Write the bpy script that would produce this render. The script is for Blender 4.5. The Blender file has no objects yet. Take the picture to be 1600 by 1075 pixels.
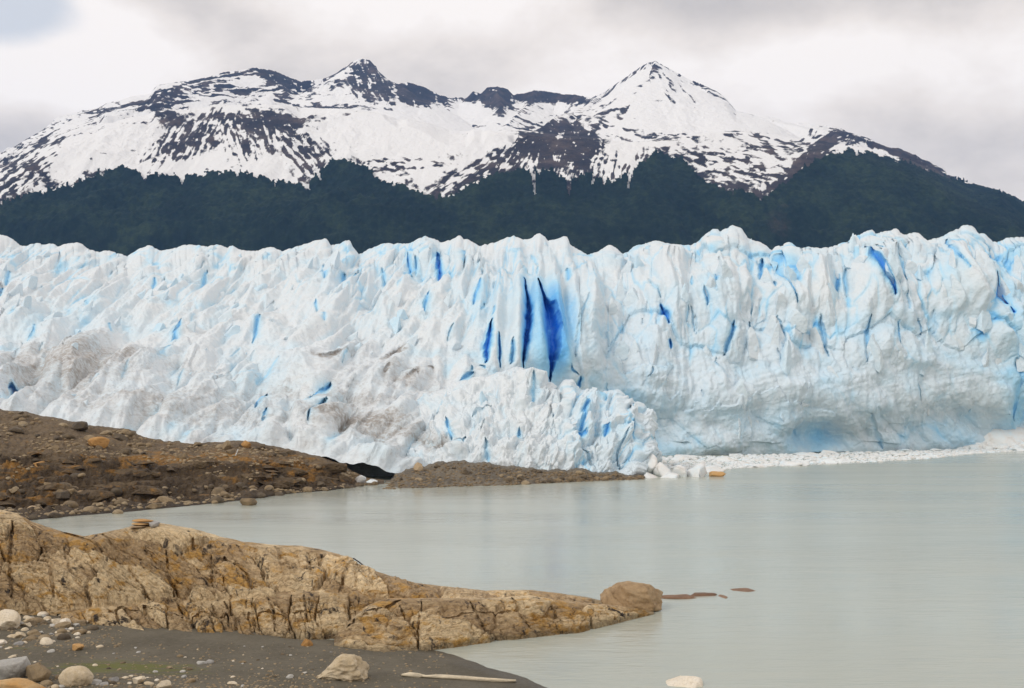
import bpy, math, random
import numpy as np

# ------------------------------------------------------------------ camera, sky, sun, exposure
scene = bpy.context.scene
COL = scene.collection
CAM_H, FOC, CX, HY = 9.0, 1600.0, 800.0, 640.0      # eye height, focal length and horizon in photo pixels
cam_data = bpy.data.cameras.new('camera'); cam = bpy.data.objects.new('camera', cam_data); COL.objects.link(cam)
cam.location = (0, 0, CAM_H); cam.rotation_euler = (math.pi/2, 0, 0)
cam_data.sensor_width = 36; cam_data.lens = 36.0; cam_data.shift_y = (HY-537.5)/1600.0
cam_data.clip_start = 0.5; cam_data.clip_end = 30000
scene.camera = cam

SUN_EL, SUN_AZ = math.radians(32), math.radians(-134)    # azimuth from +Y (view direction), negative = left
sd = bpy.data.lights.new('sun', 'SUN'); sun = bpy.data.objects.new('sun', sd); COL.objects.link(sun)
sd.energy = 1.35; sd.angle = math.radians(18); sd.color = (1.0, 0.96, 0.9)
sun.rotation_euler = (math.pi/2-SUN_EL, 0, math.pi-SUN_AZ)

world = bpy.data.worlds.new('World'); scene.world = world; world.use_nodes = True

def mknode(nt, typ, ins=None, **props):
    n = nt.nodes.new(typ)
    for k, v in props.items(): setattr(n, k, v)
    for k, v in (ins or {}).items():
        s = n.inputs[k]
        if isinstance(v, bpy.types.NodeSocket): nt.links.new(v, s)
        else: s.default_value = v
    return n
def rgba(c): return (c[0], c[1], c[2], 1.0)
def math_n(nt, op, a, b=0.0, clamp=False):
    return mknode(nt, 'ShaderNodeMath', {0: a, 1: b}, operation=op, use_clamp=clamp).outputs[0]
def maprange(nt, v, a, b, c=0.0, d=1.0):
    n = mknode(nt, 'ShaderNodeMapRange', {0: v, 1: a, 2: b, 3: c, 4: d}, interpolation_type='SMOOTHSTEP'); return n.outputs[0]
def mix(nt, f, a, b, blend='MIX'):
    n = nt.nodes.new('ShaderNodeMix'); n.data_type = 'RGBA'; n.blend_type = blend
    for i, v in ((0, f), (6, a), (7, b)):
        s = n.inputs[i]
        if isinstance(v, bpy.types.NodeSocket): nt.links.new(v, s)
        else: s.default_value = v if i == 0 else rgba(v)
    return n.outputs[2]
def ramp(nt, v, stops, interp='LINEAR'):
    n = nt.nodes.new('ShaderNodeValToRGB'); cr = n.color_ramp; cr.interpolation = interp
    while len(cr.elements) < len(stops): cr.elements.new(0.5)
    for e, (p, c) in zip(cr.elements, stops):
        e.position = p; e.color = rgba(c) if not isinstance(c, (int, float)) else (c, c, c, 1)
    nt.links.new(v, n.inputs[0]); return n.outputs[0]
def noise(nt, vec, scale, detail=4, rough=0.55, dist=0.0, dims='3D'):
    n = mknode(nt, 'ShaderNodeTexNoise', {'Vector': vec, 'Scale': scale, 'Detail': detail, 'Roughness': rough, 'Distortion': dist})
    return n.outputs[0]

wt = world.node_tree; wt.nodes.clear()
w_out = wt.nodes.new('ShaderNodeOutputWorld'); w_bg = wt.nodes.new('ShaderNodeBackground')
wt.links.new(w_bg.outputs[0], w_out.inputs[0]); w_bg.inputs[1].default_value = 0.1
sky = mknode(wt, 'ShaderNodeTexSky', sky_type='NISHITA', sun_disc=False, sun_elevation=SUN_EL, sun_rotation=SUN_AZ, air_density=1.0, dust_density=1.5)
w_dir = mknode(wt, 'ShaderNodeTexCoord').outputs['Generated']
w_str = mknode(wt, 'ShaderNodeVectorMath', {0: w_dir, 1: (1.0, 1.0, 1.7)}, operation='MULTIPLY').outputs[0]
def skydir(px, py):
    v = np.array([(px-CX)/FOC, 1.0, (HY-py)/FOC]); return tuple(v/np.linalg.norm(v))
n1 = noise(wt, w_str, 4.6, 7, 0.56, 0.1)
n2 = noise(wt, mknode(wt, 'ShaderNodeVectorMath', {0: w_str, 1: (3.1, 1.7, 5.2)}, operation='ADD').outputs[0], 1.3, 3, 0.5, 0.2)
bright = math_n(wt, 'ADD', math_n(wt, 'MULTIPLY', n1, 0.8), math_n(wt, 'MULTIPLY', n2, 0.2))
def blob(px, py, sx, sy, amp):           # one cloud bank lying in this direction
    d = mknode(wt, 'ShaderNodeVectorMath', {0: w_dir, 1: skydir(px, py)}, operation='SUBTRACT').outputs[0]
    d = mknode(wt, 'ShaderNodeVectorMath', {0: d, 1: (1600.0/sx, 1600.0/sx, 1600.0/sy)}, operation='MULTIPLY').outputs[0]
    l = mknode(wt, 'ShaderNodeVectorMath', {0: d}, operation='LENGTH').outputs['Value']
    return maprange(wt, l, 0.0, 1.0, amp, 0.0)
for b in ((1230, -5, 460, 110, -0.24), (330, 20, 260, 70, -0.13), (720, 110, 330, 110, -0.11), (90, 80, 300, 120, 0.22),
          (560, 15, 300, 60, 0.08), (1450, 90, 360, 110, 0.14), (1250, 150, 200, 90, -0.05), (1560, 240, 300, 200, -0.03), (0, 210, 200, 60, -0.07)):
    bright = math_n(wt, 'ADD', bright, blob(*b))
cloud = ramp(wt, bright, ((0.22, (5.6, 5.2, 4.95)), (0.36, (7.7, 7.0, 6.4)), (0.48, (9.7, 8.8, 8.0)), (0.60, (11.2, 10.4, 9.7))))
hole = math_n(wt, 'ADD', blob(-10, 0, 170, 90, 1.15), math_n(wt, 'MULTIPLY', math_n(wt, 'SUBTRACT', n1, 0.5), 1.2))
hole = maprange(wt, hole, 0.42, 0.9, 0.0, 0.55)
wt.links.new(mix(wt, hole, cloud, mix(wt, 0.45, sky.outputs[0], (7.5, 8.6, 9.6))), w_bg.inputs[0])

vs = scene.view_settings
vs.view_transform = 'Standard'; vs.look = 'None'; vs.gamma = 1.0; vs.exposure = 0.0; vs.use_curve_mapping = False
scene.render.engine = 'CYCLES'
cy = scene.cycles
cy.use_denoising = True; cy.max_bounces = 6; cy.diffuse_bounces = 4; cy.glossy_bounces = 3; cy.volume_bounces = 1
cy.transmission_bounces = 2; cy.transparent_max_bounces = 8; cy.caustics_reflective = False; cy.caustics_refractive = False

# ------------------------------------------------------------------ numeric helpers
f32 = np.float32
def at(px, py, D):
    return np.array([(px-CX)/FOC*D, D, CAM_H+(HY-py)/FOC*D])
def on_level(px, py, z=0.0):
    D = (CAM_H-z)*FOC/(py-HY); return at(px, py, D)
def sstep(a, b, x):
    t = np.clip((np.asarray(x, float)-a)/(b-a), 0, 1); return t*t*(3-2*t)
_rng = np.random.RandomState(7)
_P = np.concatenate([_rng.permutation(256)]*3); _A = _rng.rand(256)*2*np.pi; _GC, _GS = np.cos(_A).astype(f32), np.sin(_A).astype(f32)
_R1, _R2, _R3, _R4 = [_rng.rand(256).astype(f32) for _ in range(4)]
def _h(ix, iy, seed): return _P[_P[(ix+seed*17) & 255]+((iy+seed*31) & 255)]
def perlin(x, y, seed=0):
    x = np.asarray(x, f32); y = np.asarray(y, f32)
    x0 = np.floor(x); y0 = np.floor(y); ix = x0.astype(np.int32); iy = y0.astype(np.int32)
    xf = x-x0; yf = y-y0; u = xf*xf*xf*(xf*(xf*6-15)+10); v = yf*yf*yf*(yf*(yf*6-15)+10)
    def g(dx, dy):
        h = _h(ix+dx, iy+dy, seed); return _GC[h]*(xf-dx)+_GS[h]*(yf-dy)
    a = g(0, 0); b = g(1, 0); c = g(0, 1); d = g(1, 1)
    return 1.5*((a+u*(b-a))*(1-v)+(c+u*(d-c))*v)
def fbm(x, y, octv=4, seed=0, gain=0.5):
    s = 0; a = 1.0; t = 0
    for o in range(octv):
        s = s+a*perlin(x*2.0**o+o*13.7, y*2.0**o-o*7.3, seed+o); t += a; a *= gain
    return s/t
def ridged(x, y, octv=4, seed=0, gain=0.5):
    s = 0; a = 1.0; t = 0
    for o in range(octv):
        s = s+a*(1-2*np.abs(perlin(x*2.0**o+o*5.1, y*2.0**o+o*9.2, seed+o))); t += a; a *= gain
    return s/t
def cells(x, y, seed=0, jit=0.72, nd=5):
    """faceted pyramids: returns height, border distance and cell id"""
    x = np.asarray(x, f32); y = np.asarray(y, f32)
    x0 = np.floor(x).astype(np.int32); y0 = np.floor(y).astype(np.int32)
    b1 = np.full(x.shape, 9, f32); b2 = b1.copy(); cid = np.zeros(x.shape, np.int64)
    for dx in (-1, 0, 1):
        for dy in (-1, 0, 1):
            cxi = x0+dx; cyi = y0+dy; h = _h(cxi, cyi, seed)
            ax = x-(cxi+0.5+jit*(_R1[h]-0.5)); ay = y-(cyi+0.5+jit*(_R2[h]-0.5))
            th = _R3[h]*6.283; m = np.zeros(x.shape, f32)
            for k in range(nd):
                an = th+k*6.283/nd; m = np.maximum(m, ax*np.cos(an)+ay*np.sin(an))
            m = m-0.22*(_R4[h]-0.5)
            closer = m < b1
            b2 = np.where(closer, b1, np.minimum(b2, m)); cid = np.where(closer, cxi.astype(np.int64)*100003+cyi, cid); b1 = np.where(closer, m, b1)
    cells.last = ((cid*7919) % 1009)/1009.0-0.5
    return 0.5-b1, b2-b1, cid
def blur_rows(a, n):
    k = np.hanning(n+2)[1:-1]; k /= k.sum(); p = np.pad(a, (n//2, n-1-n//2), mode='edge'); return np.convolve(p, k, 'valid')
def interp_pts(pts, x):
    p = np.array(pts, float); return np.interp(x, p[:, 0], p[:, 1])
def grid_normals(P):
    du = np.gradient(P, axis=1); dv = np.gradient(P, axis=0); n = np.cross(du, dv)
    return n/np.maximum(np.linalg.norm(n, axis=2, keepdims=True), 1e-9)

# ------------------------------------------------------------------ object helpers
def mesh_obj(name, V, Fq, mat, parent=None, attrs=None, normals=None, smooth=True):
    V = np.asarray(V, f32); Fq = np.asarray(Fq, np.int32); k = Fq.shape[1]
    me = bpy.data.meshes.new(name)
    me.vertices.add(len(V)); me.vertices.foreach_set('co', V.ravel())
    me.loops.add(Fq.size); me.loops.foreach_set('vertex_index', Fq.ravel())
    me.polygons.add(len(Fq)); me.polygons.foreach_set('loop_start', np.arange(0, Fq.size, k, dtype=np.int32))
    me.update(calc_edges=True)
    if smooth: me.polygons.foreach_set('use_smooth', np.ones(len(Fq), bool))
    for a, v in (attrs or {}).items():
        at_ = me.attributes.new(a, 'FLOAT', 'POINT'); at_.data.foreach_set('value', np.asarray(v, f32).ravel())
    if mat: me.materials.append(mat)
    if normals is not None: me.normals_split_custom_set_from_vertices(np.asarray(normals, f32).tolist())
    o = bpy.data.objects.new(name, me); COL.objects.link(o); o.parent = parent
    return o
def grid_faces(R, C):
    i = np.arange(R*C).reshape(R, C)
    return np.stack([i[:-1, :-1], i[:-1, 1:], i[1:, 1:], i[1:, :-1]], -1).reshape(-1, 4)
def sub_mesh(name, V, Fq, sel, mat, parent, attrs, N):
    f = Fq[sel]; u, inv = np.unique(f, return_inverse=True)
    return mesh_obj(name, V[u], inv.reshape(f.shape), mat, parent, {k: v[u] for k, v in attrs.items()}, None if N is None else N[u])
def tag(o, label=None, cat=None, group=None, kind=None):
    for k, v in (('label', label), ('category', cat), ('group', group), ('kind', kind)):
        if v: o[k] = v
    return o
def empty(name, loc=(0, 0, 0)):
    o = bpy.data.objects.new(name, None); COL.objects.link(o); o.location = loc; o.empty_display_size = 0.3; return o
def icosphere(sub):
    t = (1+5**0.5)/2
    v = [(-1,t,0),(1,t,0),(-1,-t,0),(1,-t,0),(0,-1,t),(0,1,t),(0,-1,-t),(0,1,-t),(t,0,-1),(t,0,1),(-t,0,-1),(-t,0,1)]
    f = [(0,11,5),(0,5,1),(0,1,7),(0,7,10),(0,10,11),(1,5,9),(5,11,4),(11,10,2),(10,7,6),(7,1,8),(3,9,4),(3,4,2),(3,2,6),(3,6,8),(3,8,9),(4,9,5),(2,4,11),(6,2,10),(8,6,7),(9,8,1)]
    v = [np.array(p)/np.linalg.norm(p) for p in v]
    for _ in range(sub):
        c = {}; nf = []
        def mid(a, b):
            k = (min(a, b), max(a, b))
            if k not in c:
                m = v[a]+v[b]; v.append(m/np.linalg.norm(m)); c[k] = len(v)-1
            return c[k]
        for a, b, d in f:
            ab, bd, da = mid(a, b), mid(b, d), mid(d, a); nf += [(a, ab, da), (b, bd, ab), (d, da, bd), (ab, bd, da)]
        f = nf
    return np.array(v), np.array(f)
ICO = {k: icosphere(k) for k in (1, 2, 3, 4)}
def stone_shape(seed, sub=2, cuts=9, rough=0.08, lo=0.55, round_=0.0):
    r = np.random.RandomState(seed); V, Fc = ICO[sub]; V = V.copy()
    for _ in range(cuts):
        n = r.normal(size=3); n /= np.linalg.norm(n); d = r.uniform(lo, 0.92)
        s = V@n; over = np.maximum(s-d, 0); V -= np.outer(over*(1-round_), n)
    nz = fbm(V[:, 0]*1.7+V[:, 2]*1.1+seed, V[:, 1]*1.7-V[:, 2]*0.9, 3, seed % 50)
    V *= (1+rough*nz)[:, None]
    V -= (V.max(0)+V.min(0))/2; V /= (V.max(0)-V.min(0))/2
    return V, Fc

# ------------------------------------------------------------------ materials
def new_mat(name):
    m = bpy.data.materials.new(name); m.use_nodes = True; nt = m.node_tree; b = nt.nodes['Principled BSDF']
    b.inputs['Specular IOR Level'].default_value = 0.3
    pos = mknode(nt, 'ShaderNodeNewGeometry').outputs['Position']
    return m, nt, b, pos
def attr(nt, name): return mknode(nt, 'ShaderNodeAttribute', attribute_name=name).outputs['Fac']
def bump(nt, b, h, strength, dist):
    n = mknode(nt, 'ShaderNodeBump', {'Height': h, 'Strength': strength, 'Distance': dist}); nt.links.new(n.outputs[0], b.inputs['Normal']); return n
def scaled(nt, v, s): return mknode(nt, 'ShaderNodeVectorMath', {0: v, 1: s}, operation='MULTIPLY').outputs[0]

def ice_material():
    m, nt, b, pos = new_mat('glacier_ice')
    blue = attr(nt, 'blue'); dirt = attr(nt, 'dirt'); tint = attr(nt, 'tint')
    nz = noise(nt, pos, 0.35, 5, 0.6)
    bl = math_n(nt, 'ADD', blue, math_n(nt, 'MULTIPLY', math_n(nt, 'SUBTRACT', nz, 0.5), 0.22))
    c = ramp(nt, bl, ((0.0, (0.69, 0.735, 0.765)), (0.14, (0.61, 0.735, 0.81)), (0.32, (0.40, 0.67, 0.85)), (0.60, (0.17, 0.50, 0.84)), (1.0, (0.015, 0.18, 0.70))))
    c = mix(nt, math_n(nt, 'MULTIPLY', tint, 1.0, True), c, mix(nt, 1.0, c, (0.87, 1.0, 1.10), 'MULTIPLY'))
    g = noise(nt, scaled(nt, pos, (0.5, 0.5, 1.1)), 0.5, 7, 0.68, 0.6)
    dm = maprange(nt, math_n(nt, 'ADD', dirt, math_n(nt, 'MULTIPLY', math_n(nt, 'SUBTRACT', g, 0.5), 1.7)), 0.12, 0.95)
    c = mix(nt, math_n(nt, 'MULTIPLY', dm, maprange(nt, noise(nt, pos, 1.3, 5, 0.75), 0.35, 0.6, 0.25, 1.0)), c, (0.31, 0.285, 0.26))
    grit = maprange(nt, noise(nt, scaled(nt, pos, (1, 0.6, 1.6)), 1.7, 5, 0.75), 0.56, 0.72)
    c = mix(nt, math_n(nt, 'MULTIPLY', grit, maprange(nt, dirt, -0.3, 0.5, 0.0, 0.6)), c, (0.17, 0.145, 0.12))
    nt.links.new(c, b.inputs['Base Color']); b.inputs['Roughness'].default_value = 0.42
    h = math_n(nt, 'ADD', noise(nt, pos, 0.9, 6, 0.62), math_n(nt, 'MULTIPLY', noise(nt, pos, 4.0, 3, 0.6), 0.25))
    wv = mknode(nt, 'ShaderNodeVectorMath', {0: pos, 1: scaled(nt, mknode(nt, 'ShaderNodeTexNoise', {'Vector': pos, 'Scale': 0.6, 'Detail': 3.0}).outputs['Color'], (1.2, 1.2, 1.2))}, operation='ADD').outputs[0]
    h = math_n(nt, 'SUBTRACT', h, math_n(nt, 'ADD', math_n(nt, 'MULTIPLY', facets(nt, wv, 0.42), 1.1), math_n(nt, 'MULTIPLY', facets(nt, wv, 1.1), 0.5)))
    bump(nt, b, h, 0.5, 0.5)
    return m
def facets(nt, vec, scale):
    n = mknode(nt, 'ShaderNodeTexVoronoi', {'Vector': vec, 'Scale': scale, 'Randomness': 0.95}); n.feature = 'F1'; n.distance = 'CHEBYCHEV'; return n.outputs['Distance']
def floe_material():
    m, nt, b, pos = new_mat('floating_ice')
    c = ramp(nt, noise(nt, pos, 0.4, 4, 0.6), ((0.3, (0.58, 0.55, 0.5)), (0.42, (0.72, 0.72, 0.71)), (0.6, (0.70, 0.76, 0.79)), (0.75, (0.60, 0.76, 0.84))))
    nt.links.new(c, b.inputs['Base Color']); b.inputs['Roughness'].default_value = 0.4
    bump(nt, b, noise(nt, pos, 2.5, 4, 0.6), 0.4, 0.2); return m
def mountain_material():
    m, nt, b, pos = new_mat('mountain_snow_and_rock')
    rk = attr(nt, 'rock')
    fine = noise(nt, scaled(nt, pos, (1.0, 1.0, 0.45)), 0.035, 5, 0.7)
    f = maprange(nt, math_n(nt, 'ADD', rk, math_n(nt, 'MULTIPLY', math_n(nt, 'SUBTRACT', fine, 0.5), 0.9)), -0.10, 0.15)
    rc = ramp(nt, noise(nt, pos, 0.012, 5, 0.65), ((0.3, (0.022, 0.020, 0.026)), (0.5, (0.045, 0.036, 0.038)), (0.7, (0.125, 0.093, 0.082))))
    c = mix(nt, f, (0.87, 0.87, 0.87), rc)
    nt.links.new(c, b.inputs['Base Color']); b.inputs['Roughness'].default_value = 0.8; b.inputs['Specular IOR Level'].default_value = 0.1
    bump(nt, b, noise(nt, pos, 0.05, 6, 0.7), 0.7, 14.0); return m
def forest_material():
    m, nt, b, pos = new_mat('beech_forest')
    brown = attr(nt, 'brown')
    c = ramp(nt, math_n(nt, 'ADD', math_n(nt, 'MULTIPLY', noise(nt, pos, 0.05, 6, 0.8), 0.6), math_n(nt, 'MULTIPLY', noise(nt, scaled(nt, pos, (1, 1, 0.3)), 0.009, 4, 0.6), 0.4)), ((0.3, (0.002, 0.005, 0.005)), (0.5, (0.011, 0.019, 0.013)), (0.66, (0.036, 0.052, 0.026))))
    c = mix(nt, maprange(nt, math_n(nt, 'ADD', brown, math_n(nt, 'MULTIPLY', noise(nt, pos, 0.02, 5, 0.7), 0.7)), 0.75, 1.15), c, (0.075, 0.055, 0.045))
    nt.links.new(c, b.inputs['Base Color']); b.inputs['Roughness'].default_value = 0.9; b.inputs['Specular IOR Level'].default_value = 0.05
    return m
def water_material():
    m, nt, b, pos = new_mat('milky_lake_water')
    big = noise(nt, scaled(nt, pos, (0.02, 0.06, 1)), 1.0, 3, 0.5)
    nt.links.new(mix(nt, big, (0.37, 0.395, 0.345), (0.41, 0.435, 0.38)), b.inputs['Base Color'])
    b.inputs['IOR'].default_value = 1.33; b.inputs['Specular IOR Level'].default_value = 0.5
    nt.links.new(maprange(nt, noise(nt, scaled(nt, pos, (0.008, 0.05, 1)), 1.0, 4, 0.6), 0.35, 0.65, 0.12, 0.24), b.inputs['Roughness'])
    w1 = noise(nt, scaled(nt, pos, (0.45, 1.5, 1)), 1.0, 4, 0.55, 0.4)
    w2 = noise(nt, scaled(nt, pos, (1.2, 5.0, 1)), 1.0, 3, 0.55, 0.3)
    h = math_n(nt, 'ADD', w1, math_n(nt, 'MULTIPLY', w2, 0.35))
    h = math_n(nt, 'MULTIPLY', h, maprange(nt, noise(nt, scaled(nt, pos, (0.03, 0.09, 1)), 1.0, 4, 0.6), 0.35, 0.65, 0.45, 1.5))
    bump(nt, b, h, 0.24, 0.14); return m
def rock_material(name, pale, mid, ochre, dark, sc=1.0, ochre_amt=0.5, dark_amt=0.62, wet=False):
    m, nt, b, pos = new_mat(name)
    bed = attr(nt, 'bed')
    band = noise(nt, mknode(nt, 'ShaderNodeCombineXYZ', {0: math_n(nt, 'MULTIPLY', bed, 9.0*sc), 1: math_n(nt, 'MULTIPLY', noise(nt, pos, 0.6*sc, 3), 2.0)}).outputs[0], 1.0, 5, 0.7)
    n_a = noise(nt, pos, 0.55*sc, 6, 0.62, 0.3); n_b = noise(nt, scaled(nt, pos, (1, 1, 1.7)), 1.1*sc, 6, 0.66, 0.5); n_c = noise(nt, pos, 5.0*sc, 5, 0.7)
    c = mix(nt, maprange(nt, math_n(nt, 'ADD', attr(nt, 'tone'), math_n(nt, 'ADD', math_n(nt, 'MULTIPLY', n_a, 0.6), math_n(nt, 'MULTIPLY', band, 0.4))), 0.38, 0.66), mid, pale)
    c = mix(nt, maprange(nt, math_n(nt, 'ADD', n_b, attr(nt, 'rust')), ochre_amt, ochre_amt+0.16), c, ochre)
    c = mix(nt, maprange(nt, noise(nt, scaled(nt, pos, (1, 1, 0.5)), 1.5*sc, 6, 0.7, 0.8), dark_amt, dark_amt+0.12), c, dark)
    lam = noise(nt, mknode(nt, 'ShaderNodeCombineXYZ', {0: math_n(nt, 'MULTIPLY', bed, 34.0*sc), 1: math_n(nt, 'MULTIPLY', n_a, 5.0)}).outputs[0], 1.0, 3, 0.7)
    c = mix(nt, maprange(nt, lam, 0.53, 0.66, 0.0, 0.7), c, mix(nt, 1.0, c, (0.36, 0.32, 0.29), 'MULTIPLY'))
    zz = mknode(nt, 'ShaderNodeSeparateXYZ', {0: pos}).outputs[2]
    c = mix(nt, maprange(nt, math_n(nt, 'ADD', zz, math_n(nt, 'MULTIPLY', n_b, 0.3)), 0.25, 0.5, 0.75, 0.0), c, mix(nt, 1.0, c, (0.34, 0.33, 0.31), 'MULTIPLY'))
    c = mix(nt, maprange(nt, n_c, 0.35, 0.7, 0.0, 0.75), c, mix(nt, 1.0, c, (0.55, 0.52, 0.5), 'MULTIPLY'))
    nt.links.new(c, b.inputs['Base Color']); b.inputs['Roughness'].default_value = 0.75
    h = math_n(nt, 'ADD', math_n(nt, 'MULTIPLY', lam, 0.9), math_n(nt, 'ADD', math_n(nt, 'MULTIPLY', n_b, 0.6), math_n(nt, 'MULTIPLY', n_c, 0.35)))
    wv = mknode(nt, 'ShaderNodeVectorMath', {0: pos, 1: scaled(nt, mknode(nt, 'ShaderNodeTexNoise', {'Vector': pos, 'Scale': 1.5*sc, 'Detail': 3.0}).outputs['Color'], (0.5/sc, 0.5/sc, 0.5/sc))}, operation='ADD').outputs[0]
    h = math_n(nt, 'SUBTRACT', h, math_n(nt, 'ADD', math_n(nt, 'MULTIPLY', facets(nt, scaled(nt, wv, (1, 1, 1.8)), 1.6*sc), 0.9), math_n(nt, 'MULTIPLY', facets(nt, scaled(nt, wv, (1, 1, 1.8)), 4.2*sc), 0.4)))
    bump(nt, b, h, 1.0, 0.17/sc); return m
def stone_material(name, stops, sc=1.0):
    m, nt, b, pos = new_mat(name)
    rnd = mknode(nt, 'ShaderNodeObjectInfo').outputs['Random']
    off = mknode(nt, 'ShaderNodeVectorMath', {0: pos, 1: mknode(nt, 'ShaderNodeCombineXYZ', {0: math_n(nt, 'MULTIPLY', rnd, 37.0)}).outputs[0]}, operation='ADD').outputs[0]
    v = math_n(nt, 'ADD', math_n(nt, 'MULTIPLY', noise(nt, off, 1.6*sc, 6, 0.65, 0.4), 0.6), math_n(nt, 'MULTIPLY', rnd, 0.4))
    c = ramp(nt, v, stops)
    c = mix(nt, maprange(nt, noise(nt, off, 9*sc, 4, 0.7), 0.45, 0.75, 0.0, 0.6), c, mix(nt, 1.0, c, (0.5, 0.47, 0.44), 'MULTIPLY'))
    nt.links.new(c, b.inputs['Base Color']); b.inputs['Roughness'].default_value = 0.75
    bump(nt, b, math_n(nt, 'ADD', noise(nt, off, 3.0*sc, 6, 0.7), 0.0), 0.7, 0.08/sc); return m
def ground_material(name, cols, sc=1.0, algae=False):
    m, nt, b, pos = new_mat(name)
    n_a = noise(nt, pos, 0.5*sc, 5, 0.6); n_b = noise(nt, pos, 6*sc, 5, 0.75); n_c = noise(nt, pos, 22*sc, 3, 0.7)
    c = mix(nt, maprange(nt, n_a, 0.35, 0.65), cols[0], cols[1])
    c = mix(nt, maprange(nt, n_b, 0.30, 0.48, 0.55, 0.0), c, mix(nt, 1.0, c, (0.45, 0.43, 0.4), 'MULTIPLY'))
    c = mix(nt, maprange(nt, n_b, 0.52, 0.70, 0, 0.9), c, cols[2])
    c = mix(nt, maprange(nt, n_c, 0.62, 0.72, 0, 0.8), c, cols[3])
    if algae:
        al = attr(nt, 'algae')
        nn = noise(nt, scaled(nt, pos, (0.9, 3.0, 1)), 1.0, 5, 0.65)
        c = mix(nt, maprange(nt, math_n(nt, 'ADD', al, nn), 0.82, 1.05, 0, 0.8), c, (0.115, 0.125, 0.022))
        wet = attr(nt, 'wet')
        c = mix(nt, wet, c, mix(nt, 1.0, c, (0.62, 0.62, 0.6), 'MULTIPLY'))
        nt.links.new(maprange(nt, wet, 0, 1, 0.85, 0.45), b.inputs['Roughness'])
    else: b.inputs['Roughness'].default_value = 0.9
    nt.links.new(c, b.inputs['Base Color'])
    bump(nt, b, math_n(nt, 'ADD', n_b, math_n(nt, 'MULTIPLY', n_c, 0.4)), 0.6, 0.06/sc); return m
def plain_material(name, col, rough=0.8, sc=6.0, var=0.35, stretch=(1, 1, 1)):
    m, nt, b, pos = new_mat(name)
    n_ = noise(nt, scaled(nt, pos, stretch), sc, 5, 0.65)
    nt.links.new(mix(nt, maprange(nt, n_, 0.3, 0.7), [v*(1-var) for v in col], [min(1, v*(1+var*0.5)) for v in col]), b.inputs['Base Color'])
    b.inputs['Roughness'].default_value = rough; bump(nt, b, n_, 0.5, 0.04); return m

M = dict(
    ice=ice_material(), floe=floe_material(), mountain=mountain_material(), forest=forest_material(), water=water_material(),
    rock=rock_material('banded_ochre_rock', (0.80, 0.63, 0.39), (0.46, 0.325, 0.18), (0.55, 0.32, 0.09), (0.06, 0.046, 0.036), 1.0, 0.535, 0.55),
    bank=rock_material('dark_moraine_rock', (0.17, 0.122, 0.07), (0.082, 0.056, 0.031), (0.27, 0.14, 0.032), (0.03, 0.021, 0.014), 0.5, 0.53, 0.58),
    spit=ground_material('grey_gravel', ((0.17, 0.145, 0.11), (0.11, 0.095, 0.075), (0.25, 0.22, 0.17), (0.33, 0.29, 0.23)), 0.5),
    beach=ground_material('dark_beach_sand', ((0.098, 0.086, 0.062), (0.13, 0.115, 0.085), (0.15, 0.135, 0.10), (0.22, 0.2, 0.155)), 1.0, True),
    boulder=stone_material('tan_boulder_rock', ((0.25, (0.16, 0.10, 0.05)), (0.5, (0.36, 0.25, 0.14)), (0.75, (0.46, 0.36, 0.24)))),
    stone=stone_material('mixed_moraine_stone', ((0.2, (0.05, 0.039, 0.029)), (0.42, (0.12, 0.092, 0.06)), (0.58, (0.23, 0.168, 0.095)), (0.75, (0.34, 0.27, 0.175)), (0.9, (0.36, 0.33, 0.28))), 1.0),
    pale=stone_material('pale_quartz_stone', ((0.25, (0.48, 0.38, 0.24)), (0.5, (0.68, 0.59, 0.45)), (0.75, (0.78, 0.72, 0.62))), 1.5),
    grey=stone_material('grey_stone', ((0.3, (0.27, 0.26, 0.25)), (0.6, (0.42, 0.41, 0.38)), (0.8, (0.55, 0.53, 0.48))), 1.5),
    reef=stone_material('wet_reef_rock', ((0.3, (0.10, 0.06, 0.04)), (0.6, (0.22, 0.13, 0.08)), (0.8, (0.30, 0.2, 0.13))), 1.2),
    orange=stone_material('orange_stone', ((0.3, (0.30, 0.15, 0.04)), (0.6, (0.50, 0.29, 0.11)), (0.8, (0.55, 0.40, 0.22))), 1.2),
)

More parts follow.
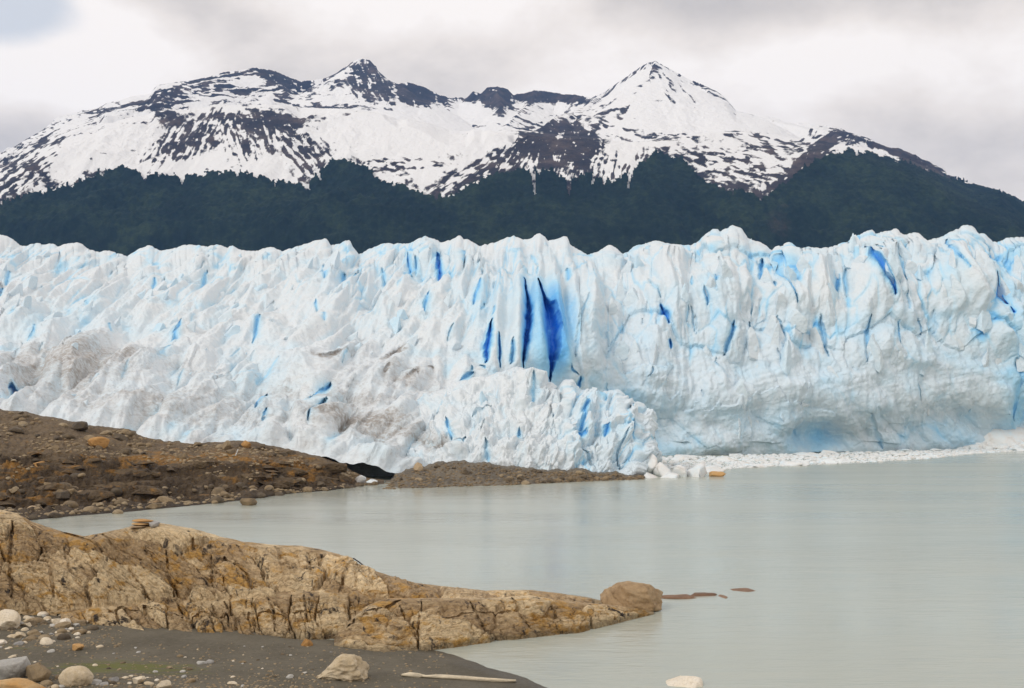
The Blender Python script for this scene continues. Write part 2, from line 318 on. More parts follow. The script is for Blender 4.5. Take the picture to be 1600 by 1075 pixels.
# ------------------------------------------------------------------ mountains and forest
def build_mountains():
    main = [(-520,350,2900),(-300,315,3000),(-130,278,3150),(0,240,3300),(25,228,3330),(50,213,3350),(75,199,3400),(100,186,3450),(125,178,3480),(150,171,3500),(165,162,3520),(190,156,3550),(205,151,3580),(232,148,3600),(245,134,3610),(262,130,3630),(300,126,3700),(320,121,3720),(350,112,3750),(372,110,3780),(395,105,3800),(412,107,3820),(430,111,3850),(450,119,3880),(470,127,3900),(490,124,3930),(510,122,3950),(528,113,3980),(538,104,4000),(550,97,4000),(563,90,4000),(578,93,4000),(587,101,4000),(590,110,4000),(605,124,4000),(622,131,4050),(636,127,4050),(655,133,4050),(670,139,4050),(685,147,4060),(702,152,4080),(728,152,4100),(740,142,4100),(752,145,4100),(762,136,4100),(778,134,4100),(793,138,4100),(803,148,4100),(822,144,4100),(835,140,4100),(850,141,4080),(880,146,4050),(905,148,4000),(925,152,3950),(945,143,3870),(962,131,3810),(985,115,3750),(1000,104,3720),(1012,97,3700),(1023,95,3700),(1032,99,3700),(1045,106,3700),(1075,123,3680),(1105,135,3650),(1122,144,3620),(1135,155,3600),(1150,173,3550),(1180,181,3520),(1220,190,3460),(1260,199,3400),(1285,201,3360),(1310,206,3340),(1340,212,3300),(1380,226,3250),(1420,240,3200),(1450,255,3160),(1485,276,3120),(1510,290,3080),(1540,300,3050),(1565,306,3020),(1600,325,3000),(1700,372,2900),(2000,470,2700)]
    spurs = [
        [(300,150,3640),(330,166,3420),(372,164,3330),(410,172,3300),(442,180,3250),(470,205,3120),(505,238,2980),(560,268,2830),(620,300,2660),(680,332,2480),(720,380,2250)],
        [(372,164,3330),(330,185,3180),(270,212,3020),(205,250,2880),(120,285,2720),(40,320,2560),(-80,380,2350)],
        [(410,172,3300),(400,210,3050),(380,255,2860),(360,330,2500),(350,400,2250)],
        [(945,143,3870),(905,163,3480),(870,178,3320),(848,200,3180),(815,240,2980),(760,285,2760),(700,315,2580),(690,380,2300)],
        [(905,163,3480),(920,200,3220),(900,250,2950),(880,300,2720),(870,390,2300)],
        [(1023,95,3700),(1000,150,3500),(985,200,3250),(1010,240,3020),(1060,262,2900),(1030,320,2620),(1000,400,2280)],
        [(1060,262,2900),(1110,285,2760),(1150,308,2640),(1170,390,2320)],
        [(1310,206,3340),(1290,222,3180),(1255,255,2980),(1230,300,2760),(1240,390,2350)],
        [(1340,212,3300),(1330,245,3060),(1345,300,2780),(1370,400,2300)],
        [(1485,276,3120),(1470,320,2780),(1490,400,2350)],
        [(190,156,3550),(150,200,3250),(90,250,3000),(10,300,2760)],
        [(563,90,4000),(575,130,3800),(560,180,3500)], [(778,134,4100),(780,170,3850)],
    ]
    cols = np.arange(-420, 2021, 1.75); nr = 560
    Dr = np.concatenate([np.linspace(1650, 2200, 60, endpoint=False), np.linspace(2200, 4250, nr-90, endpoint=False), np.linspace(4250, 5600, 30)])
    PX, DD = np.meshgrid(cols, Dr); X = ((PX-CX)/FOC*DD).astype(f32); Y = DD.astype(f32)
    wx = 60*fbm(X/420, Y/420, 3, 3)+14*fbm(X/90, Y/90, 3, 5); wy = 60*fbm(X/420+40, Y/420, 3, 9)+14*fbm(X/90+9, Y/90, 3, 15)
    Z = np.full(X.shape, -300, f32); ridge_d = np.full(X.shape, 1e5, f32); SA = np.zeros(X.shape, f32); RD = np.zeros(X.shape, f32); cum = [0.0]
    def add(line, slope, warp):
        nonlocal Z, ridge_d, SA, RD
        pts = np.array([at(*p) for p in line], f32); Xw = X+warp*wx; Yw = Y+warp*wy
        for a, b in zip(pts[:-1], pts[1:]):
            d = b-a; L2 = d[0]**2+d[1]**2
            t = np.clip(((Xw-a[0])*d[0]+(Yw-a[1])*d[1])/L2, 0, 1)
            dist = np.sqrt((Xw-a[0]-t*d[0])**2+(Yw-a[1]-t*d[1])**2)
            z = a[2]+t*d[2]-slope*dist*(0.78+0.62*np.exp(-dist/130))
            m = z > Z; SA = np.where(m, cum[0]+t*math.sqrt(L2), SA); RD = np.where(m, dist, RD); cum[0] += math.sqrt(L2)
            k = 12.0; h = np.clip(0.5+0.5*(z-Z)/k, 0, 1); Z = Z+(z-Z)*h+k*h*(1-h)*0.5*(warp > 0.3)
            ridge_d = np.minimum(ridge_d, dist)
    add(main, 0.84, 0.12)
    for s in spurs: add(s, 0.72, 0.5)
    for s in ([(702,152,4080),(695,200,3700),(688,258,3200),(680,314,2620)], [(600,124,4000),(610,190,3600),(640,262,3100)], [(840,142,4100),(790,200,3650),(740,262,3150)], [(395,108,3800),(480,165,3600),(540,215,3300)], [(1105,135,3650),(1120,200,3300),(1180,262,2950)], [(1180,181,3520),(1200,235,3150),(1200,300,2750)]): add(s, 0.38, 0.5)
    mp_ = np.array(main, float); lim = np.interp(PX, mp_[:, 0], mp_[:, 1])+0.05*np.clip(np.interp(PX, mp_[:, 0], mp_[:, 2])-DD, 0, 2000)
    Z = np.minimum(Z, CAM_H+(HY-lim)/FOC*DD)
    Z = np.minimum(Z, (DD-1650)*0.75-20)
    fade = sstep(10, 170, ridge_d)
    er = ridged(X/260+0.3*wx/60, Y/520+0.3*wy/60, 5, 21)
    SAw = SA+16*fbm(X/90, Y/90, 3, 35); gul = ridged(SAw/85, RD/420, 4, 36)
    Z = Z+fade*(26*(er-0.6)+14*fbm(X/110, Y/110, 4, 33)+26*(gul-0.6))+(0.35+0.65*fade)*8*(ridged(X/45, Y/60, 3, 41)-0.4)
    # rock / snow / trees, in place on the slopes
    PY = HY-(Z-CAM_H)/Y*FOC
    P = np.stack([X, Y, Z], -1); N = grid_normals(P.astype(float)); steep = 1-np.abs(N[..., 2])
    tree = [(-420,345),(0,322),(60,305),(100,297),(150,275),(190,262),(230,278),(300,280),(360,272),(420,283),(480,295),(500,270),(520,250),(560,262),(600,284),(650,305),(680,318),(720,304),(760,284),(800,272),(830,268),(860,275),(890,285),(930,272),(960,285),(1000,262),(1030,238),(1060,250),(1100,288),(1140,304),(1200,310),(1225,290),(1250,268),(1290,246),(1330,236),(1370,243),(1420,258),(1470,276),(1495,280),(1540,294),(1600,317),(1700,362),(2020,455)]
    tl = interp_pts(tree, PX)+9*fbm(PX/22, PY/60, 3, 51)+3*fbm(PX/6, PY/26, 2, 52)+11*fbm(PX/6, PY/4, 3, 53, 0.65)
    for fx, dy, fw_, sl_ in ((832, 40, 2.2, .12), (842, 14, 2.0, .2), (888, 22, 2.6, .05), (930, 24, 2.0, -.25), (946, 16, 1.8, -.2), (985, 26, 2.4, -.15), (160, 8, 5, -.5), (285, 10, 3, 0), (225, 12, 4, 0), (495, 18, 3, .6), (470, 12, 2, .5), (1180, 10, 4, .2), (1345, 10, 2, .2)):
        tl = tl+dy*np.exp(-((PX-fx-sl_*(PY-275))/fw_)**2)
    flow = PX+0.55*(PY-200)*np.sign(np.sin((PX-330)/140.0))*0.6
    pat = 1.15*fbm(SAw/26, RD/210, 4, 61, 0.65)+0.40*fbm((PX+0.5*PY)/11, (PY-0.3*PX)/6, 4, 63, 0.65)+0.25*fbm(PX/60, PY/40, 2, 66)
    rock = -0.43+1.45*pat+1.1*(steep-0.24)+0.20*gul+0.30*np.exp(-(np.minimum(RD, ridge_d)/22)**2)*(DD > 3000)
    zones = [(275,150,34,14,-8,.9),(335,138,62,11,6,.8),(385,118,34,8,-5,.6),(450,128,50,11,20,.9),(225,166,45,7,10,.7),(450,158,40,8,35,.7),(160,173,35,4,-8,.6),(60,208,60,8,-28,.7),(35,255,55,20,-38,.5),(60,285,50,18,-30,.3),
             (300,215,75,24,-30,.42),(235,240,45,16,-25,.4),(395,195,24,20,0,.65),(440,188,28,14,30,.7),(470,225,35,28,40,.4),(360,240,60,25,-10,.28),
             (560,112,26,11,-10,.65),(585,140,28,16,45,.6),(655,148,44,13,12,.95),(530,180,48,7,-18,.55),(775,152,24,17,0,.9),(857,152,50,8,4,.9),(735,150,10,9,0,.8),
             (832,214,22,22,-30,.95),(900,232,46,26,10,.75),(880,190,36,16,-20,.45),(790,248,55,14,-38,.4),(740,280,50,12,-35,.3),(945,200,28,14,0,.3),
             (600,245,70,16,6,.28),(640,262,60,10,4,.42),(740,197,20,5,0,.7),(820,195,20,4,0,.4),(1045,213,36,5,0,.6),(1080,115,40,6,40,.7),(1055,140,45,10,38,.32),(1000,108,40,5,-40,.45),
             (1135,193,30,5,0,.5),(1185,215,45,9,12,.42),(1215,240,35,10,20,.42),(1290,214,48,12,-5,.45),(1265,248,60,9,-42,.75),(1330,215,40,5,25,.6),(1410,240,75,5,27,.8),(1130,262,70,12,8,.38),(1060,246,30,8,0,.5),(1150,292,50,10,15,.5),
             (680,230,90,45,0,-.10),(650,190,120,22,0,-.75),(1100,170,60,30,20,-.25),(1230,195,60,10,6,-.6),(150,225,70,28,-25,-.28),(1330,234,30,6,10,-.5),(1400,252,50,5,27,-.7)]
    # flanks where rock ribs and snow gullies alternate: (x, y, rx, ry, tilt, direction of the ribs, share of rock)
    ribs_ = [(300,215,85,28,-28,122,.16),(400,215,55,38,0,72,.05),(478,242,44,36,42,48,.16),(45,262,70,26,-35,146,.12),(120,288,60,14,-28,150,-.12),(742,270,78,17,-30,150,.10),(880,235,62,36,0,103,.30),(800,245,40,22,-35,128,.15),
             (982,258,45,24,0,101,-.20),(1060,148,48,20,38,48,-.16),(1150,258,85,26,10,14,.02),(1285,224,54,17,-8,158,.04),(620,258,75,16,0,6,-.02),(170,232,62,22,-20,12,-.36),(578,132,36,28,30,62,.10),(1218,300,32,14,0,90,.2),(655,148,46,13,12,70,.45),(776,152,24,17,0,84,.5),(857,151,50,8,4,60,.5),(1195,222,50,14,10,16,.0),(960,200,40,18,0,20,-.15),(1400,238,70,7,27,28,.3),(1265,250,50,9,-42,-44,.3)]
    for (zx, zy, rx, ry, an, sa_, bias) in ribs_:
        m = (np.abs(PX-zx) < 1.6*max(rx, ry)+10) & (np.abs(PY-zy) < 1.6*max(rx*abs(math.sin(math.radians(an))), ry)+ry+10); px_, py_ = PX[m], PY[m]
        c, s = math.cos(math.radians(an)), math.sin(math.radians(an)); dx = px_-zx+9*fbm(px_/30, py_/30, 2, 90); dy = py_-zy+6*fbm(px_/26, py_/26, 2, 91)
        u = (dx*c+dy*s)/rx; v = (-dx*s+dy*c)/ry; k = 0.9*np.exp(-(u*u+v*v)**2*0.6)
        c, s = math.cos(math.radians(sa_)), math.sin(math.radians(sa_)); ua = px_*c+py_*s; va = -px_*s+py_*c+2.5*fbm(px_/18, py_/18, 2, 92)
        rock[m] = rock[m]*(1-k)+k*(bias-0.06+1.5*fbm(va/5.5, ua/30, 3, 93, 0.65)+0.7*fbm(px_/13, py_/11, 2, 94))
    ledge_n = 0.72+1.5*fbm((PX+0.2*PY)/13, (PY-0.12*PX)/3.6, 3, 96)
    for (zx, zy, rx, ry, an, st) in zones:
        st = st*(1.0 if st < 0 or st >= 0.6 else 0.35); lg = 1.0 if st < 0 else ledge_n
        c, s = math.cos(math.radians(an)), math.sin(math.radians(an)); dx = PX-zx; dy = PY-zy
        u = (dx*c+dy*s)/rx; v = (-dx*s+dy*c)/ry; rock = rock+st*lg*np.exp(-(u*u+v*v)**1.5*0.7)
    # broken ground just above the tree line
    rock = rock+0.16*np.exp(-((PY-tl)/26)**2)
    wood = PY > tl
    gully = (np.abs(PX-1208-0.15*(PY-330)) < 26+14*fbm(PX/9, PY/9, 2, 70))
    brown = 0.5*np.exp(-((PX-1215)/40)**2-((PY-355)/55)**2)+0.3*np.exp(-((PX-970)/14)**2-((PY-375)/30)**2)+0.25*np.exp(-((PX-1310)/40)**2-((PY-330)/40)**2)
    brown = brown+0.30*np.clip(ridged(SAw/70, RD/500, 3, 97)-0.35, 0, 1)+0.15*np.clip(fbm(PX/50, PY/30, 3, 98), 0, 1)
    R, C = X.shape; F = grid_faces(R, C); V = P.reshape(-1, 3)
    fw = wood.ravel()[F].mean(1) > 0.5
    sub_mesh('mountain_range', V, F, np.ones(len(F), bool), M['mountain'], None, {'rock': rock.ravel()}, None)['kind'] = 'structure'
    ch, cb, _ = cells(X/13, Y/13, 81); canopy = 5+9*np.clip(ch, -0.4, 0.6)+12*fbm(SAw/60, RD/300, 3, 83)+5*fbm(X/40, Y/40, 2, 84); canopy = np.maximum(canopy, 3.0)+0*canopy
    Vt = V.copy(); Vt[:, 2] += canopy.ravel()
    fw &= Vt[F[:, 0], 1] < 4200
    tag(sub_mesh('forest', Vt, F, fw, M['forest'], None, {'brown': brown.ravel()}, None), 'dark forest covering the lower mountain slopes behind the glacier', 'forest', kind='stuff')
build_mountains()

# ------------------------------------------------------------------ lake
lake = mesh_obj('lake', [(-9000, -600, 0), (9000, -600, 0), (9000, 9000, 0), (-9000, 9000, 0)], [(0, 1, 2, 3)], M['water']); lake['kind'] = 'structure'

# ------------------------------------------------------------------ glacier
SKYLINE = [(-260,380),(-150,388),(-60,376),(0,368),(15,372),(35,387),(60,383),(85,381),(91,386),(105,383),(118,380),(128,384),(138,392),(150,396),(172,394),(186,398),(200,403),(212,395),(232,386),(250,393),(270,391),(285,386),(310,384),(322,388),(340,386),(355,388),(363,384),(376,393),(398,396),(420,388),(440,396),(470,386),(508,374),(517,386),(545,377),(560,398),(580,390),(600,381),(606,382),(617,386),(640,384),(655,377),(665,372),(690,380),(718,371),(735,380),(750,387),(772,383),(803,370),(818,378),(843,366),(852,372),(856,379),(885,372),(891,385),(905,394),(918,402),(935,397),(955,387),(972,401),(990,390),(1020,380),(1045,385),(1080,388),(1100,376),(1117,363),(1122,369),(1145,356),(1155,361),(1165,374),(1185,382),(1195,388),(1206,399),(1215,389),(1226,389),(1233,383),(1242,390),(1280,394),(1310,388),(1340,374),(1360,364),(1364,370),(1398,362),(1402,367),(1410,371),(1430,371),(1446,384),(1475,371),(1490,364),(1508,356),(1516,358),(1528,372),(1534,370),(1545,380),(1556,384),(1572,377),(1600,375),(1640,385),(1700,372),(1780,380),(1860,370)]
GTAB = np.array([
    (-260, 664, 118, 150, 185, 225, 270), (0, 672, 124, 152, 185, 225, 270), (200, 694, 126, 150, 180, 220, 268), (400, 724, 128, 148, 176, 215, 262),
    (470, 726, 129, 147, 174, 211, 260), (510, 722, 129, 147, 172, 208, 258), (540, 738, 129, 147, 172, 207, 257), (575, 749.5, 129.5, 147, 172, 206, 256), (605, 752, 130, 147, 172, 206, 255), (650, 756, 133, 150, 173, 205, 254),
    (720, 738, 150, 163, 178, 205, 250), (800, 722, 174, 180, 186, 206, 248), (880, 718, 190, 191, 193, 208, 245), (940, 716, 196, 196, 197, 208, 242), (1000, 715, 200, 199, 201, 210, 240),
    (1140, 713, 205, 202, 205, 212, 238), (1300, 708, 215, 210, 212, 220, 242), (1450, 704, 226, 220, 222, 228, 248), (1600, 700, 242, 232, 233, 240, 258), (1860, 693, 268, 258, 258, 265, 285)], float)
# crevasses: polyline in photo pixels, half width (px), depth (m), blueness, side halo (px)
CREV = [
    ([(819,443),(823,462),(827,485),(825,515),(820,550),(815,584)], 5.5, 8, 1.0, 8),
    ([(840,452),(850,472),(861,492),(865,520),(862,555),(856,584),(852,600)], 12.5, 8, 1.0, 32),
    ([(768,512),(763,535),(757,560),(754,575)], 5, 5, .9, 6), ([(779,530),(779,555),(778,578)], 3.5, 4, .85, 4), ([(800,540),(797,560),(795,574)], 3, 3, .55, 4),
    ([(773,492),(768,508)], 2.5, 2, .6, 3), ([(752,455),(746,470),(738,488)], 4, 3, .65, 10), ([(673,470),(669,490),(664,505)], 4.5, 3.5, .7, 12),
    ([(640,400),(642,425),(646,445)], 4, 4, .75, 7), ([(680,400),(687,425),(689,450)], 5, 5, .9, 9), ([(655,415),(653,440)], 3, 3, .5, 6), ([(720,398),(724,418)], 2.5, 2.5, .6, 4), ([(600,430),(602,455)], 3.5, 3, .5, 6),
    ([(508,420),(508,448)], 3.5, 3, .65, 4), ([(538,428),(533,455)], 4, 3.5, .65, 8), ([(553,432),(548,446)], 3, 3, .6, 5), ([(445,408),(446,422)], 2.5, 2, .6, 3), ([(415,398),(423,412)], 3.5, 3, .5, 5),
    ([(243,437),(240,455)], 3, 2.5, .75, 5), ([(323,425),(318,445),(310,460)], 4, 3, .65, 10), ([(285,510),(277,530),(268,550)], 5, 4, .75, 10), ([(268,555),(255,580),(247,590)], 5, 2.5, .4, 10),
    ([(410,515),(402,532),(395,545)], 4.5, 3, .65, 10), ([(55,525),(54,540)], 2.5, 2, .6, 3), ([(172,520),(173,532)], 3, 2, .55, 6), ([(498,480),(497,493)], 2.5, 2, .6, 3), ([(508,508),(507,522)], 2.5, 2, .6, 3),
    ([(15,430),(8,450)], 5, 3, .55, 8), ([(5,462),(0,480)], 3, 3, .6, 4), ([(24,505),(12,520)], 6, 2, .4, 10), ([(132,482),(138,490)], 7, 2, .4, 8),
    ([(514,612),(500,632),(488,650)], 6, 4, .75, 8), ([(420,632),(412,648),(398,662)], 5, 4, .6, 8), ([(420,660),(412,680)], 4, 3, .55, 6), ([(508,648),(500,665),(488,690)], 4, 4, .6, 4),
    ([(440,575),(420,600),(400,615)], 8, 2, .32, 14), ([(12,628),(26,630),(36,629)], 4, 4, .85, 2), ([(735,590),(718,598)], 5, 3, .6, 7), ([(733,578),(731,590)], 2.5, 2, .5, 3), ([(747,576),(752,585)], 2, 2, .5, 3),
    ([(890,600),(893,612),(903,590)], 5, 3, .7, 6), ([(885,570),(890,582),(900,588)], 2.5, 2, .65, 3), ([(886,425),(888,445)], 3.5, 3, .6, 5), ([(830,400),(840,420)], 5, 3, .4, 10), ([(920,470),(905,500),(900,560)], 4, 2, .22, 14),
    ([(1028,488),(1036,503),(1040,520)], 4, 4, .85, 4), ([(1042,538),(1045,550)], 3, 3, .85, 2), ([(1012,460),(1027,482)], 2.5, 2, .4, 5), ([(1186,410),(1184,430),(1181,448)], 4.5, 5, .8, 6), ([(1225,398),(1214,420),(1212,440),(1222,465),(1232,490)], 4, 3.5, .66, 9),
    ([(1197,450),(1203,466)], 3, 4, .7, 4), ([(1122,448),(1116,465)], 2.5, 3, .65, 4), ([(1140,512),(1133,535),(1130,556)], 4, 4, .6, 8), ([(1168,505),(1166,545)], 3.5, 3, .45, 8), ([(1302,440),(1306,455),(1302,476)], 4, 4, .7, 8), ([(1318,440),(1318,475)], 4, 3, .4, 10),
    ([(1347,412),(1353,440),(1365,460),(1379,478)], 5, 6, .85, 8), ([(1390,405),(1398,430),(1407,452)], 6, 4, .5, 12), ([(1430,448),(1428,453)], 5, 3, .5, 8), ([(1478,385),(1474,405),(1478,430),(1484,445)], 3.5, 4, .72, 6), ([(1484,445),(1488,455)], 1.5, 2, .7, 2),
    ([(1540,395),(1530,415),(1527,440)], 5, 4, .5, 8), ([(1533,450),(1542,470),(1548,490)], 4.2, 6, 1.0, 5), ([(1551,494),(1556,506)], 2, 3, .9, 2), ([(1328,408),(1330,415)], 2.5, 2.5, .6, 4), ([(1365,408),(1369,418)], 3, 3, .6, 4), ([(1125,410),(1118,412)], 4, 2.5, .6, 6),
    ([(1348,505),(1345,540),(1341,570)], 4, 3, .40, 12), ([(1205,500),(1215,530),(1220,560)], 2.5, 3, .4, 5), ([(1275,500),(1285,530),(1292,560)], 3.5, 3, .4, 8), ([(1393,510),(1394,545)], 2, 2, .5, 3), ([(1350,640),(1365,670),(1376,700)], 6, 2.5, .26, 14), ([(1570,560),(1575,600),(1572,650)], 8, 2.5, .3, 16), ([(1100,470),(1102,490)], 3, 3, .5, 5),
]
def seg_field(px, py, pts):
    """distance to a polyline and position along it"""
    best = np.full(px.shape, 1e6); tt = np.zeros(px.shape); side = np.zeros(px.shape); L = [0.0]
    for a, b in zip(pts[:-1], pts[1:]): L.append(L[-1]+math.hypot(b[0]-a[0], b[1]-a[1]))
    for i, (a, b) in enumerate(zip(pts[:-1], pts[1:])):
        dx, dy = b[0]-a[0], b[1]-a[1]; l2 = dx*dx+dy*dy; t = np.clip(((px-a[0])*dx+(py-a[1])*dy)/l2, 0, 1)
        d = np.hypot(px-a[0]-t*dx, py-a[1]-t*dy); m = d < best
        best = np.where(m, d, best); tt = np.where(m, (L[i]+t*math.sqrt(l2))/L[-1], tt); side = np.where(m, np.sign((px-a[0])*dy-(py-a[1])*dx), side)
    return best, tt, side
def carve(PX, PY, lines, seed):
    depth = np.zeros(PX.shape); blue = np.zeros(PX.shape); cid = np.full(PX.shape, -1)
    wob = 3.2*fbm(PX/20, PY/14, 3, seed)
    for k, (pts, hw, dep, bl, halo) in enumerate(lines):
        xs = [p[0] for p in pts]; ys = [p[1] for p in pts]; pad = hw+halo*1.6+6
        m = (PX > min(xs)-pad) & (PX < max(xs)+pad) & (PY > min(ys)-pad) & (PY < max(ys)+pad)
        if not m.any(): continue
        x = PX[m]+wob[m]; y = PY[m]; d, t, sd_ = seg_field(x, y, pts)
        w = hw*np.clip(np.sin(np.pi*t), 0.0, 1)**0.6
        c = np.clip(1-(d/np.maximum(w, 0.3))**2, 0, 1)**0.8
        hal = np.exp(-(np.maximum(d-w*0.6, 0)/(halo*0.55))**2)*np.clip(np.sin(np.pi*np.clip(t, 0.04, 0.96)), 0, 1)**0.5
        dp = dep*(0.7 if dep >= 5 else 0.55); depth[m] = np.maximum(depth[m], dp*(c*0.8+0.2*hal)); blue[m] = np.maximum(blue[m], np.maximum(bl*np.maximum(c**1.7, 0.62*np.exp(-(d/(1.35*w+1.2))**2)*(w > 0.2)), (0.62 if bl >= .95 else 0.42)*bl*hal))
        if bl >= 0.5: cm = cid[m]; cm[c > 0.25] = k; cid[m] = cm
    return depth, blue, cid

glacier = empty('glacier', (0, 200, 0))
tag(glacier, 'vast jagged blue white glacier ending in an ice cliff at the lake', 'glacier')
G_INV = np.array([0, 200, 0.0])

FIN = []
def fin_mesh(i):
    if not FIN:
        for k in range(12):
            V, Fc = stone_shape(1500+k, 2, 20, 0.03, 0.28); r_ = np.random.RandomState(k); z01 = (V[:, 2]+1)/2
            V[:, :2] *= (1-r_.uniform(.45, .8)*z01**1.2)[:, None]; V[:, 0] += r_.uniform(-.35, .35)*z01; V[:, 1] += r_.uniform(-.1, .3)*z01
            me = bpy.data.meshes.new('serac'); me.from_pydata(V.tolist(), [], Fc.tolist()); me.materials.append(M['ice'])
            for nm, v in (('blue', 0.02+0.10*(k % 4 == 1)+0.05*(k % 3 == 0)), ('dirt', -0.5), ('tint', 0.15+0.1*(k % 3))):
                a_ = me.attributes.new(nm, 'FLOAT', 'POINT'); a_.data.foreach_set('value', np.full(len(V), v, f32))
            FIN.append(me)
    return FIN[i % len(FIN)]
def plant_fins(n, P, N, ok, lean, wid, hgt, seed, sink=0.35, up=0.25):
    r_ = np.random.RandomState(seed); ii, jj = np.nonzero(ok); pick = r_.randint(0, len(ii), n)
    for k in pick:
        i, j = ii[k], jj[k]; w = r_.uniform(*wid); h = r_.uniform(*hgt)*(0.6+0.4*w/wid[1]); o = bpy.data.objects.new('serac', fin_mesh(r_.randint(12))); COL.objects.link(o); o.parent = glacier
        p = P[i, j]-N[i, j]*sink*w-G_INV; o.location = (p[0], p[1], p[2]+h*up); o.scale = (w, w*r_.uniform(.8, 1.3), h)
        o.rotation_euler = (r_.uniform(-.12, .18), math.atan(lean[i, j]*0.45)+r_.uniform(-.12, .12), r_.uniform(-.5, .5))
def build_glacier():
    cols = np.arange(-260, 1861, 1.4); C = len(cols)
    tab = np.stack([blur_rows(np.interp(cols, GTAB[:, 0], GTAB[:, k]), 61 if k > 1 else 25) for k in range(1, 7)])
    base, Dk = tab[0], tab[1:]
    crest = interp_pts(SKYLINE, cols)+2.6*fbm(cols/8, cols*0, 4, 5, 0.65); crest_s = blur_rows(interp_pts(SKYLINE, cols), 95)+4
    nf = 275; f = np.linspace(0, 1, nf)[:, None]
    PY = base+(crest_s-base)*f+(crest-crest_s)*sstep(0.80, 1, f)
    PX = np.broadcast_to(cols, PY.shape).copy()
    q = np.clip(f*4, 0, 3.9999); i0 = q.astype(int)
    D = np.zeros(PY.shape)
    fx = [0, .25, .5, .75, 1]
    # smooth (monotone-ish) interpolation in f
    for j in range(C): D[:, j] = np.interp(f[:, 0], fx, Dk[:, j])
    ker = np.hanning(41); ker /= ker.sum(); Dp = np.pad(D, ((20, 20), (0, 0)), mode='reflect', reflect_type='odd')
    D = np.apply_along_axis(lambda c: np.convolve(c, ker, 'valid'), 0, Dp)
    def pts(px, py, d): return np.stack([(px-CX)/FOC*d, d, CAM_H+(HY-py)/FOC*d], -1)
    B = pts(PX, PY, D); N = grid_normals(B)
    wr = sstep(895, 985, PX); wl = 1-wr
    shear = np.interp(PX, [-260, 0, 300, 520, 700, 800, 900, 1050, 1300, 1600, 1860], [1.3, 1.3, 1.4, 1.2, .75, .2, -.05, -.1, -.22, -.42, -.45])
    up = HY-PY; s = PX-shear*up*0.8; t = PY
    s = s+10*fbm(PX/70, PY/90, 3, 101); t = t+14*fbm(PX/80, PY/70, 3, 102)
    F_ = np.broadcast_to(f, PX.shape)
    topband = sstep(0.50, 0.86, F_)
    # right hand ice cliff
    h1, b1, _ = cells(s/98, t/135, 111, nd=4); o1 = cells.last; h2, b2, _ = cells(s/28+3, t/52, 112, nd=3); o2 = cells.last; h3, b3, _ = cells(PX/12, PY/18, 113, nd=3)
    rough_r = 0.30+0.70*sstep(0.32, 0.62, F_+0.16*fbm(PX/120, PY/60, 2, 114))
    dr = rough_r*(8.5*h1+4.6*o1+2.1*h2+1.2*o2)+0.5*h3*rough_r+0.8*fbm(s/30, t/60, 4, 115)+2.0*fbm(PX/120, PY/90, 2, 117)+0.5*ridged(s/24, t/120, 3, 118)+0.14*fbm(PX/80, (PY+0.25*PX)/8, 3, 119)+(1.9-1.0*rough_r)*(np.abs(perlin(s/70, t/80, 171))+0.24*np.abs(perlin(s/25, t/34, 172))+0.08*np.abs(perlin(s/11, t/13, 173)))+0.12*ridged(PX/11, PY/13, 3, 120)
    # a few hollows (shallow concave scars) low on the cliff
    for hx, hy, rx, ry, dp in ((1285,690,70,34,5.0),(1010,690,42,50,5.0),(975,640,40,22,3.0),(1110,660,70,24,1.5),(1230,640,90,25,1.3),(1370,680,30,40,2.0),(1480,660,60,40,2.5)):
        rr = ((PX-hx+7*fbm(PX/25, PY/25, 3, 133))/rx)**2+((PY-hy+6*fbm(PX/22, PY/22, 3, 134))/ry)**2; dr = dr-dp*np.exp(-rr*1.4)+0.12*dp*np.exp(-((np.sqrt(rr)-1.3)/0.3)**2)*(PY < hy)
    # left hand ice slope
    g1, c1, _ = cells(s/50+7, t/70, 121, nd=4); p1 = cells.last; g2, c2, _ = cells(s/22, t/40, 122, nd=3); p2 = cells.last; g3, c3, _ = cells(PX/10, PY/12, 123, nd=3)
    rid = ridged(s/70, t/130, 2, 124)
    bil = np.abs(perlin(s/88, t/80, 161))+0.42*np.abs(perlin(s/40, t/42, 162))+(0.08+0.12*topband)*np.abs(perlin(s/15, t/17, 163))
    low = 1-sstep(0.15, 0.6, F_)
    dl = (1.0+2.2*topband)*g1+(0.5+1.3*topband)*p1+(0.7+1.7*topband)*g2+(0.25+0.8*topband)*p2+0.24*g3+0.7*rid*(0.5+low)+(3.6-1.8*topband)*bil+0.6*fbm(s/46, t/80, 4, 125)+0.16*fbm(PX/7, PY/5, 3, 129)+2.0*fbm(PX/130, PY/90, 2, 127)
    # the big ribbed dome round the deepest blue crevasses
    dome = np.exp(-(np.minimum(PX-835, 0)/105)**2-((PY-510)/105)**2)*sstep(950, 912, PX+3*fbm(PX/9, PY/14, 3, 181))
    ribs = np.cos((PX-0.30*(560-PY)*((830-PX)/90.0)-842)/19.0*2*np.pi*0.5)
    dl = dl*(1-0.80*dome)+dome*1.2*ribs*(PX < 905)
    edge = np.exp(-((PX-928-0.02*(PY-500))/7)**2)*sstep(425, 470, PY)*(1-sstep(560, 640, PY)); dl = dl+1.8*edge
    disp = dl*wl+dr*wr
    fade = (1-0.80*sstep(0.90, 1.0, F_))*(0.35+0.65*sstep(0.0, 0.06, F_)); disp = disp*fade
    # depth steps between the rows of seracs near the skyline
    rnd = random.Random(11); lines = [(p, (w*0.72 if b >= .95 else w*0.85), d, (b if b >= .85 else b*(0.78 if p[0][0] < 950 else 0.66)), h*1.35) for p, w, d, b, h in CREV]
